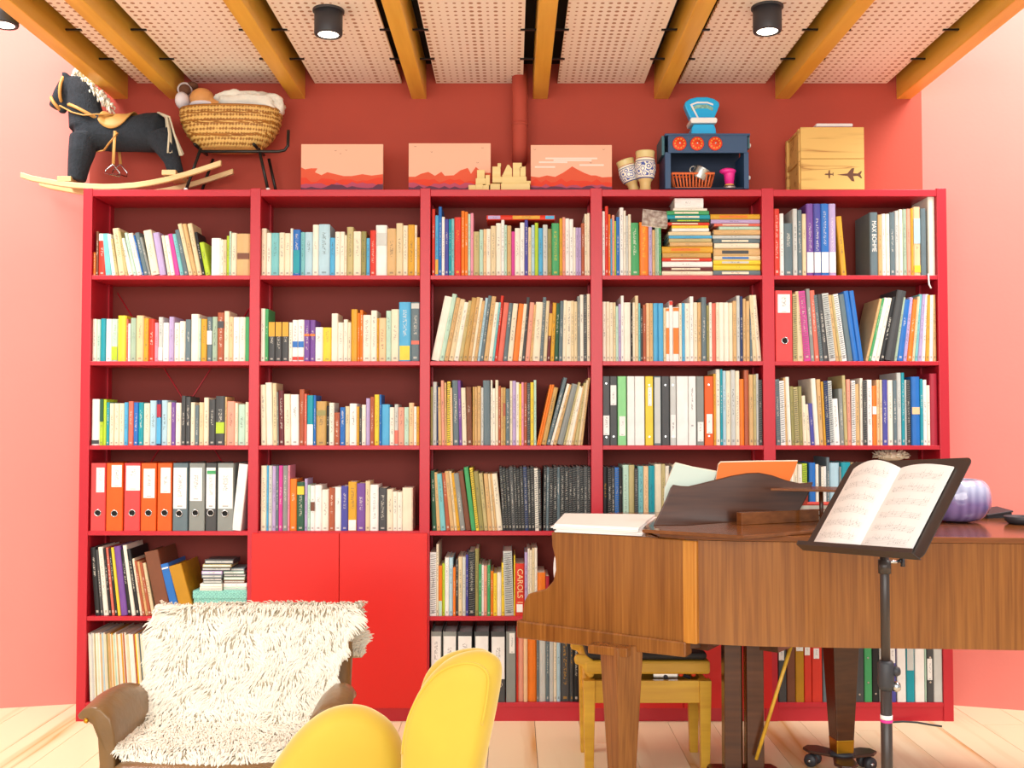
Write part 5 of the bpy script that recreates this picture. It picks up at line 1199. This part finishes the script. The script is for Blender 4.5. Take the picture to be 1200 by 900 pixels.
for i in range(len(prof)-1):
    for k in range(n): F.append((i*n+k, i*n+(k+1) % n, (i+1)*n+(k+1) % n, (i+1)*n+k))
F += [tuple(range(n-1, -1, -1)), tuple((len(prof)-1)*n+k for k in range(n))]
o = mesh('glass_bowl', V, F, 'purple_glass', None, True, loc=(bc_.x, bc_.y, TOPL)); tag(o, 'purple ribbed glass bowl on the piano lid', 'bowl'); sd = o.modifiers.new('sub', 'SUBSURF'); sd.levels = 1; sd.render_levels = 1
# flat tablet in a dark cover, and a black dish
c = PZ(1163, 606, TOPL)
o = box('dark_folder', -.06, .06, -.05, .05, 0, .008, 'lamp_black', None, bev=.003, loc=(c.x, c.y, TOPL+.02), rot=(.1, -.12, .2)); tag(o, 'dark flat folder propped on the lid behind the glass bowl', 'folder')
v, f = box_vf(-.055, .055, -.045, .045, -.02, .0); mesh('inner_block', v, f, 'lamp_black', o)
c = PZ(1196, 614, TOPL)
o = lathe('black_dish', [(.001, 0), (.04, 0), (.055, .012), (.06, .028), (.056, .03), (.05, .016), (.001, .008)], 'lamp_black', None, 24, loc=(c.x, c.y, TOPL)); tag(o, 'small glossy black dish on the piano lid', 'dish')
v, f = lathe_vf([(.001, .009), (.046, .013), (.046, .016), (.001, .016)], 20); mesh('contents', v, f, 'black_metal', o)

# ================================================================== PIANO BENCH (adjustable, yellow wood)
bx0, bx1 = P(690, 890, -.74).x, P(822, 890, -.64).x
e = empty('piano_bench', ((bx0+bx1)/2+.005, -.56, 0), (0, 0, 0)); tag(e, 'yellow wooden adjustable piano bench tucked under the keyboard', 'bench')
hx, hy = (bx1-bx0)/2, .13; zf = P(760, 797, -.7).z; zb_ = P(760, 824, -.7).z
for sx in (-1, 1):
    for sy in (-1, 1):
        V = []
        for z, w in ((0, .017), (zf, .024)):
            for a, b in ((-1, -1), (1, -1), (1, 1), (-1, 1)): V.append((sx*hx+a*w-sx*.0, sy*hy+b*w, z))
        bevel(mesh('leg', V, [(3, 2, 1, 0), (4, 5, 6, 7)]+[(k, (k+1) % 4, 4+(k+1) % 4, 4+k) for k in range(4)], 'bench_wood', e), .003)
for sy in (-1, 1): box('apron', -hx+.02, hx-.02, sy*hy-.011, sy*hy+.011, zb_, zf-.002, 'bench_wood', e, bev=.003)
for sx in (-1, 1): box('apron', sx*hx-.011, sx*hx+.011, -hy+.02, hy-.02, zb_, zf-.002, 'bench_wood', e, bev=.003)
box('tray', -hx+.01, hx-.01, -hy+.01, hy-.01, zb_+.01, zb_+.018, 'lamp_black', e)
zu = P(760, 790, -.7).z; zt = P(760, 768, -.7).z
zu = zf + .012
box('seat_frame', -hx-.02, hx+.02, -hy-.02, hy+.02, zu+.012, zu+.065, 'bench_wood', e, bev=.01)
for sy in (-1, 1):
    prism('scroll_end', [(-hx-.06, sy*hy-.015, zu+.07), (-hx-.05, sy*hy-.015, zu+.088), (-hx-.01, sy*hy-.015, zu+.085), (-hx+.02, sy*hy-.015, zu+.065), (-hx+.02, sy*hy-.015, zu+.0), (-hx, sy*hy-.015, zu-.005), (-hx-.02, sy*hy-.015, zu+.02), (-hx-.03, sy*hy-.015, zu+.045), (-hx-.055, sy*hy-.015, zu+.05)], (0, .03, 0), 'bench_wood', e, bev=.008)
mat('bench_pad', '2a2422', .6)
box('cushion', -hx-.01, hx+.01, -hy-.01, hy+.01, zu+.066, zu+.095, 'bench_pad', e, bev=.012)
for sy in (-.09, .09):
    for a, b in ((1, 1), (1, -1)):
        tube('scissor_bar', [(hx-.16, sy, zu-.015 if b > 0 else zu+.03), (hx-.05, sy, zu+.03 if b > 0 else zu-.015)], .007, 'lamp_black', e, 6)
box('bracket', hx-.2, hx-.1, -.1, -.094, zu-.03, zu+.01, 'chrome', e, bev=.002)
lathe('bracket_bolt', [(.001, 0), (.009, 0), (.009, .004), (.001, .004)], 'lamp_black', e, 12, loc=(hx-.15, -.1, zu-.01), rot=(math.pi/2, 0, 0))
for x in (hx-.09, hx-.04): lathe('red_pivot', [(.001, 0), (.01, 0), (.01, .012), (.001, .012)], 'knob_red', e, 12, loc=(x, -.1, zu+.004), rot=(math.pi/2, 0, 0))

# ================================================================== MUSIC STAND WITH AN OPEN SCORE
phi = 1.246; th = .645; roll = .082
wv_ = Vector((math.cos(phi), -math.sin(phi), 0)); uv = Vector((math.sin(phi)*math.sin(th), math.cos(phi)*math.sin(th), math.cos(th))); nv_ = wv_.cross(uv)   # faces the reader
wv_, uv = wv_*math.cos(roll)+uv*math.sin(roll), uv*math.cos(roll)-wv_*math.sin(roll)
c0 = Vector((1.015, -1.781, 1.007))                               # middle of the lip
e = empty('music_stand', (P(1037, 700, -1.745).x, -1.745, 0)); tag(e, 'black metal music stand holding an open score before the piano', 'music stand'); off = -Vector(e.location)
def Q(a, b, c=0): return c0+wv_*a+uv*b+nv_*c+off
def rq(a0, a1, b0, b1, r=.02, n=5):
    out = []
    for (cx, cy, s) in ((a1-r, b1-r, 0), (a0+r, b1-r, 90), (a0+r, b0+r, 180), (a1-r, b0+r, 270)):
        for k in range(n+1): t = math.radians(s+90*k/n); out.append((cx+r*math.cos(t), cy+r*math.sin(t)))
    return out
mat('stand_black', '3a302c', .35)
hw = .254
prism('desk_plate', [Q(a, b, 0) for a, b in rq(-hw, hw, 0, .339, .02)], -nv_*.003, 'stand_black', e)
prism('lip', [Q(-hw, -.002, 0), Q(hw, -.002, 0), Q(hw-.004, -.002, .034), Q(-hw+.004, -.002, .034)], -uv*.003, 'stand_black', e)
prism('lip_edge', [Q(-hw+.004, -.004, .034), Q(hw-.004, -.004, .034), Q(hw-.004, .008, .036), Q(-hw+.004, .008, .036)], -nv_*.002, 'stand_black', e)
pz = c0 + off
pole_top = Vector((0, 0, Q(.05, .12, -.03).z))
pt_ = Q(0, .17, -.02)
tube('tilt_bracket', [pt_, Vector((0, 0, pt_.z-.05))], .014, 'stand_black', e, 10)
zl = P(1037, 660, -1.745).z; z2 = P(1037, 790, -1.745).z
tube('inner_pole', [(0, 0, z2-.02), (0, 0, pt_.z-.03)], .0135, 'stand_black', e, 16)
tube('upper_collar', [(0, 0, zl-.03), (0, 0, zl+.01)], .0185, 'stand_black', e, 16)
tube('outer_pole', [(0, 0, .10), (0, 0, z2)], .0165, 'stand_black', e, 16)
tube('height_clamp', [(0, 0, z2-.045), (0, 0, z2-.03), (0, 0, z2+.03), (0, 0, z2+.04)], [.019, .024, .024, .019], 'lamp_black', e, 16)
for z in (z2+.01, z2-.035): lathe('clamp_knob', [(.001, 0), (.012, 0), (.016, .012), (.011, .022), (.001, .024)], 'chrome' if z < z2 else 'lamp_black', e, 12, loc=(.016, -.006, z), rot=(0, math.pi/2, 0))
tube('tilt_screw', [(.0, 0, zl+.005), (.038, -.01, zl+.005)], .005, 'chrome', e, 8)
tube('wing_nut', [(.038, -.01, zl+.005), (.05, -.012, zl+.02), (.05, -.012, zl-.008)], .007, 'lamp_black', e, 8)
tube('pink_band', [(0, 0, P(1037, 843, -1.745).z), (0, 0, P(1037, 846, -1.745).z)], .0178, 'toy_pink', e, 16)
tube('paper_tag', [(0, 0, P(1037, 837.5, -1.745).z), (0, 0, P(1037, 842.5, -1.745).z)], .0176, 'toy_white', e, 16)
for k in range(3):
    a = .5+k*2*math.pi/3; d = Vector((math.cos(a), math.sin(a), 0)); tube('tripod_leg', [Vector((0, 0, .2)), d*.17+Vector((0, 0, .11)), d*.33+Vector((0, 0, .012))], .011, 'stand_black', e, 8)
# the open score: two curved leaves and the printed staves
sc_ = empty('open_score', c0+nv_*.004); tag(sc_, 'open printed score lying on the black music stand', 'score'); off2 = -(c0+nv_*.004)
def leaf_h(u): return .006 + .026*math.sin(math.pi*min(1, max(0, u)))**.8*(1-u*.35)
def Sp(a, b, lift):
    return c0+wv_*a+uv*b+nv_*(.005+lift)+off2
hl = .208; hh = .303
for s in (-1, 1):
    V, F = [], []; n = 14
    for i in range(n+1):
        u = i/n; a = s*u*hl; lift = (leaf_h(u) if s < 0 else leaf_h(u)*.45)
        arch = .016*math.sin(math.pi*u) if s < 0 else .006*math.sin(math.pi*u)
        for b, l in ((.004, lift), (hh+arch, lift), (hh+arch, 0), (.004, 0)): V.append(Sp(a-.0, b, l if l else -.002))
    for i in range(n):
        for k in range(4): F.append((i*4+k, (i+1)*4+k, (i+1)*4+(k+1) % 4, i*4+(k+1) % 4))
    F += [(0, 1, 2, 3), tuple(n*4+k for k in (3, 2, 1, 0))]
    pg = mesh('page', V, F, 'page_paper' if 'page_paper' in MAT else 'white_paper', sc_, False)
    bm = bmesh.new(); bm.from_mesh(pg.data); bmesh.ops.recalc_face_normals(bm, faces=bm.faces); bm.to_mesh(pg.data); bm.free()
    Rr = random.Random(21+s); V, F = [], []
    def strip(u0, u1, b0, b1, k=6):
        o_ = len(V)
        for i in range(k+1):
            u = u0+(u1-u0)*i/k; lift = (leaf_h(u) if s < 0 else leaf_h(u)*.45)+.0007; arch = (.016 if s < 0 else .006)*math.sin(math.pi*u)
            for b in (b0, b1): V.append(Sp(s*u*hl, b+arch*(b/hh), lift))
        for i in range(k): F.append((o_+i*2, o_+i*2+2, o_+i*2+3, o_+i*2+1))
    for sysn in range(6):
        b0 = .028+sysn*.045
        for l in range(5): strip(.1, .9, b0+l*.0042, b0+l*.0042+.0006, 10)
        for q in range(22):
            u = .12+.76*q/21+Rr.uniform(-.01, .01); bb = b0+Rr.uniform(-.003, .02); 
            if Rr.random() < .8: strip(u, u+.014, bb, bb+.0032, 1); strip(u+.011, u+.0145, bb, bb+.014, 1)
    pr = mesh('printed_music', V, F, 'music_ink', sc_) if 'music_ink' in MAT else None
    if pr is None:
        mat('music_ink', 'c4c1bd', .8); pr = mesh('printed_music', V, F, 'music_ink', sc_)
    pr['kind'] = 'stuff'
# ================================================================== LEATHER ARMCHAIR WITH A SHEEPSKIN
mat('leather_brown', '86643c', .3, bump=.12, bscale=45, noise=.3, nscale=9)
AX, AY = -.85, -1.66
e = empty('armchair', (AX, AY, 0)); tag(e, 'brown leather armchair with flared arms under the sheepskin', 'armchair')
def rbox(name, x0, x1, y0, y1, z0, z1, m, par, r=.05, seg=5, rot=None, loc=None):
    o = box(name, x0, x1, y0, y1, z0, z1, m, par, loc=loc, rot=rot); b = o.modifiers.new('round', 'BEVEL'); b.width = r; b.segments = seg; b.limit_method = 'NONE'
    o.data.polygons.foreach_set('use_smooth', [True]*len(o.data.polygons)); return o
rbox('seat_base', -.27, .27, -.30, .26, .16, .34, 'leather_brown', e, .045)
rbox('seat_cushion', -.265, .265, -.33, .22, .335, .452, 'leather_brown', e, .05)
rbox('backrest', -.355, .315, -.05, .07, .36, .765, 'leather_brown', e, .05, rot=(-.30, 0, 0), loc=(0, .12, .0))
# arms: an upright side panel whose top curls outward, lofted from front to back
for s in (-1, 1):
    V, F = [], []; n = 10; prof = []
    prof_o = [(.265, .06), (.265, .42), (.268, .50), (.28, .545), (.31, .572), (.34, .575), (.368, .565), (.385, .548)]
    prof_i = [(.377, .536), (.355, .536), (.335, .525), (.318, .49), (.312, .42), (.31, .06)]
    pr = prof_o+prof_i; m_ = len(pr)
    for i in range(n+1):
        t = i/n; y = -.23+.42*t; lift = .012*(1-t)**2+.022*math.sin(math.pi*t)-.10*max(0, t-.5)**1.5; fl = 1-.75*max(0, t-.35)
        for (x, z) in pr:
            xo = x if x < .315 else .312+(x-.312)*fl
            zz = z + (lift if z > .4 else 0)
            V.append((s*xo, y + (.03*(x-.3)/.1 if x > .3 else 0)*(1 if t < .3 else 0), zz))
    for i in range(n):
        for k in range(m_):
            q = (i*m_+k, i*m_+(k+1) % m_, (i+1)*m_+(k+1) % m_, (i+1)*m_+k); F.append(q if s > 0 else q[::-1])
    F += [tuple(range(m_)) if s < 0 else tuple(range(m_-1, -1, -1)), tuple(n*m_+k for k in (range(m_-1, -1, -1) if s < 0 else range(m_)))]
    a = mesh('arm', V, F, 'leather_brown', e, True); bm = bmesh.new(); bm.from_mesh(a.data); bmesh.ops.recalc_face_normals(bm, faces=bm.faces); bm.to_mesh(a.data); bm.free()
    bb = a.modifiers.new('round', 'BEVEL'); bb.width = .008; bb.segments = 2; bb.limit_method = 'ANGLE'; bb.angle_limit = 1.0
    lathe('stud', [(.001, 0), (.008, 0), (.006, .004), (.001, .005)], 'brass', e, 10, loc=(s*.345, -.236, .555), rot=(math.pi/2, 0, 0))
for sx in (-1, 1):
    for sy in (-.25, .2): box('foot', sx*.26-.025, sx*.26+.025, sy-.025, sy+.025, 0, .18, 'piano_dark', e)
# ---- sheepskin: hide plus fleece, draped over back and seat
mat('hide', 'cbbda2', .95); mat('fleece', 'f1e9d8', .95)
Rs = random.Random(17)
# centre line of the drape in (y, z), relative to the chair
line = [(.34, .60), (.325, .72), (.28, .775), (.215, .775), (.165, .70), (.11, .60), (.055, .50), (.0, .468), (-.08, .465), (-.16, .466), (-.23, .464), (-.268, .452), (-.285, .43)]
line = [(y+.0, z) for y, z in line]
sp = empty('sheepskin', (AX, AY, .46)); tag(sp, 'shaggy cream sheepskin draped over the leather armchair', 'sheepskin'); base = Vector((AX, AY, .46))
cum = [0]
for a, b in zip(line[:-1], line[1:]): cum.append(cum[-1]+math.hypot(b[0]-a[0], b[1]-a[1]))
def on_line(v):
    d = v*cum[-1]
    for i in range(len(line)-1):
        if d <= cum[i+1] or i == len(line)-2:
            t = (d-cum[i])/(cum[i+1]-cum[i]); return (line[i][0]*(1-t)+line[i+1][0]*t, line[i][1]*(1-t)+line[i+1][1]*t)
def half(v):                                           # left and right reach of the hide along its length
    l = .312 + .012*math.sin(v*9) - (.045*math.exp(-((v-.8)/.15)**2))
    r = .32 - (.06*math.exp(-((v-.62)/.12)**2)) + .015*math.sin(v*7+1)
    if v > .85:
        q = math.sqrt(max(0, 1-((v-.85)/.17)**2)); l *= .35+.65*q; r *= .35+.65*q
    return l, r
def skin_pt(u, v):
    l, r = half(v); x = -l+(l+r)*u; y, z = on_line(v)
    yf = 0
    if v > .8: yf = .05*(x/.3)**2*(v-.8)/.2            # front edge curves round the cushion
    return Vector((x+.012, y+yf, z+.006*mn.noise(Vector((x*9, v*12, 0)))))
nu, nv = 26, 44; V = [skin_pt(i/nu, j/nv)+Vector((AX, AY, 0))-base for j in range(nv+1) for i in range(nu+1)]
F = [(j*(nu+1)+i, j*(nu+1)+i+1, (j+1)*(nu+1)+i+1, (j+1)*(nu+1)+i) for j in range(nv) for i in range(nu)]
hd = mesh('hide', V, F, 'hide', sp, True); so = hd.modifiers.new('thick', 'SOLIDIFY'); so.thickness = .012; so.offset = 0
V, F = [], []
for q in range(19000):
    u, v = Rs.random(), Rs.random()
    edge = Rs.random() < .12
    if edge:
        if Rs.random() < .5: u = Rs.choice((Rs.uniform(0, .02), Rs.uniform(.98, 1)))
        else: v = Rs.choice((Rs.uniform(.14, .2), Rs.uniform(.97, 1)))
    p = skin_pt(u, v); eps = .01
    du = (skin_pt(min(u+eps, 1), v)-skin_pt(max(u-eps, 0), v)); dv = (skin_pt(u, min(v+eps, 1))-skin_pt(u, max(v-eps, 0)))
    nrm = du.cross(dv)
    if nrm.length < 1e-9: continue
    nrm.normalize(); nrm = nrm if nrm.dot(Vector((0, -.6, .8))) > 0 else -nrm
    dv = dv.normalized(); du = du.normalized()
    cl = mn.noise(Vector((p.x*14, v*18, 3)))*2.2
    out = du*((u-.5)*2)**3*.8 + du*cl*.8 + dv*(.5+.5*Rs.random())
    if v > .6 and v < .85: out *= .7
    ln = Rs.uniform(.016, .034); wd = Rs.uniform(.0017, .0032)
    p1_ = p+nrm*(.006+ln*.25)+out*ln*.35; p2_ = p+nrm*(.006+ln*.3*Rs.random()+.003)+out*ln*.8; p3_ = p2_+out*ln*.35-Vector((0, 0, .006))
    side = out.cross(nrm)
    if side.length < 1e-6: continue
    side = side.normalized(); o_ = len(V); o3 = Vector((AX, AY, 0))-base
    for pp, w in ((p+nrm*.003, wd), (p1_, wd*1.15), (p2_, wd*.9), (p3_, wd*.35)):
        V += [pp-side*w+o3, pp+nrm*w*.9+o3, pp+side*w+o3]
    for i in range(3):
        a = o_+i*3; F += [(a, a+1, a+4, a+3), (a+1, a+2, a+5, a+4)]
fo = mesh('fleece', V, F, 'fleece', sp, True); fo['kind'] = 'stuff'

# ================================================================== YELLOW TUB CHAIR (velvet petals)
m = mat('yellow_velvet', 'd6b63c', .7, noise=.1, nscale=5, sheen=.9); m.node_tree.nodes['Principled BSDF'].inputs['Sheen Tint'].default_value = lin('fff6c8'); m.node_tree.nodes['Principled BSDF'].inputs['Sheen Roughness'].default_value = .4
ch = empty('tub_chair', (-.33, -2.15, 0)); tag(ch, 'yellow velvet tub chair standing beside the sheepskin armchair', 'chair'); off = Vector((.33, 2.15, 0))
def petal(name, outline, Y, th, yaw, bend, steps=6):
    """Cushioned lobe: a smooth outline seen at depth Y, with rounded edges and a gentle curve."""
    pts = [P(a, b, Y) for a, b in outline]
    c3 = cat([Vector((p.x, 0, p.z)) for p in pts], 4)
    cx = sum(p.x for p in c3)/len(c3); cz = sum(p.z for p in c3)/len(c3)
    n = len(c3); V, F = [], []
    rings = []
    for k in range(steps+1):                            # front half
        a = math.pi/2*k/steps; rings.append((math.cos(a), -math.sin(a)))
    def inset(p, q): 
        return Vector((cx+(p.x-cx)*(1-q), 0, cz+(p.z-cz)*(1-q)))
    prof = [(1-.28*(1-math.cos(t)), th/2*math.sin(t)) for t in [-math.pi/2+math.pi*k/10 for k in range(11)]]
    prof = [(s_, y_) for s_, y_ in prof]
    prof = [(.45, -th/2*1.06)] + prof + [(.45, th/2*1.06)]
    for s_, y_ in prof:
        for p in c3:
            x, z = cx+(p.x-cx)*s_, cz+(p.z-cz)*s_
            xl = x-cx; yl = y_ + bend*xl*xl
            V.append(Vector((cx+xl*math.cos(yaw)-yl*math.sin(yaw)*1.0, Y+xl*math.sin(yaw)+yl*math.cos(yaw), z))+off)
    for i in range(len(prof)-1):
        for k in range(n): F.append((i*n+k, i*n+(k+1) % n, (i+1)*n+(k+1) % n, (i+1)*n+k))
    F += [tuple(range(n-1, -1, -1)), tuple((len(prof)-1)*n+k for k in range(n))]
    o = mesh(name, V, F, 'yellow_velvet', ch, True); bm = bmesh.new(); bm.from_mesh(o.data); bmesh.ops.recalc_face_normals(bm, faces=bm.faces); bm.to_mesh(o.data); bm.free()
    rg = 3
    seam = [V[rg*n+k]-Vector((0, .0015, 0)) for k in range(n)]
    return o, seam
bo_, seam = petal('backrest', [(463, 1010), (463, 930), (464, 890), (468, 862), (478, 832), (497, 800), (520, 776), (545, 763), (568, 760.5), (584, 769), (588, 785), (583, 820), (575, 860), (566, 905), (556, 960), (540, 1010)], -2.28, .10, -.35, .9)
half_ = seam[8:len(seam)-14]
mesh('piping', *tube_vf(half_, .0035, 6), 'yellow_velvet', ch, True)
petal('inner_back', [(480, 1000), (484, 850), (489, 812), (500, 787), (520, 769), (548, 759), (570, 760), (580, 775), (578, 820), (565, 900), (545, 1000)], -2.2, .08, -.35, .9)
petal('arm', [(250, 1010), (285, 950), (318, 900), (345, 862), (372, 838), (398, 828), (424, 829), (446, 840), (462, 856), (474, 884), (482, 930), (490, 1010)], -2.12, .12, .18, .5)
o = lathe('seat', [(.001, .33), (.22, .33), (.25, .36), (.25, .42), (.22, .45), (.001, .455)], 'yellow_velvet', ch, 28, loc=(-.02, .0, 0))
for k in range(4):
    a = math.pi/4+k*math.pi/2; tube('leg', [(-.02+.15*math.cos(a), .15*math.sin(a), .34), (-.02+.22*math.cos(a), .22*math.sin(a), 0)], [.016, .01], 'black_metal', ch, 10)
# cable along the skirting by the crate bay
pp = [PZ(1042, 846.5, .004), PZ(1058, 845.5, .004), PZ(1075, 846.5, .004), PZ(1092, 849.5, .004), PZ(1104, 851, .004)]
o = tube('floor_cable', pp, .004, 'lamp_black', None, 6); tag(o, 'thin dark cable lying on the floor beside the bookcase plinth', 'cable')
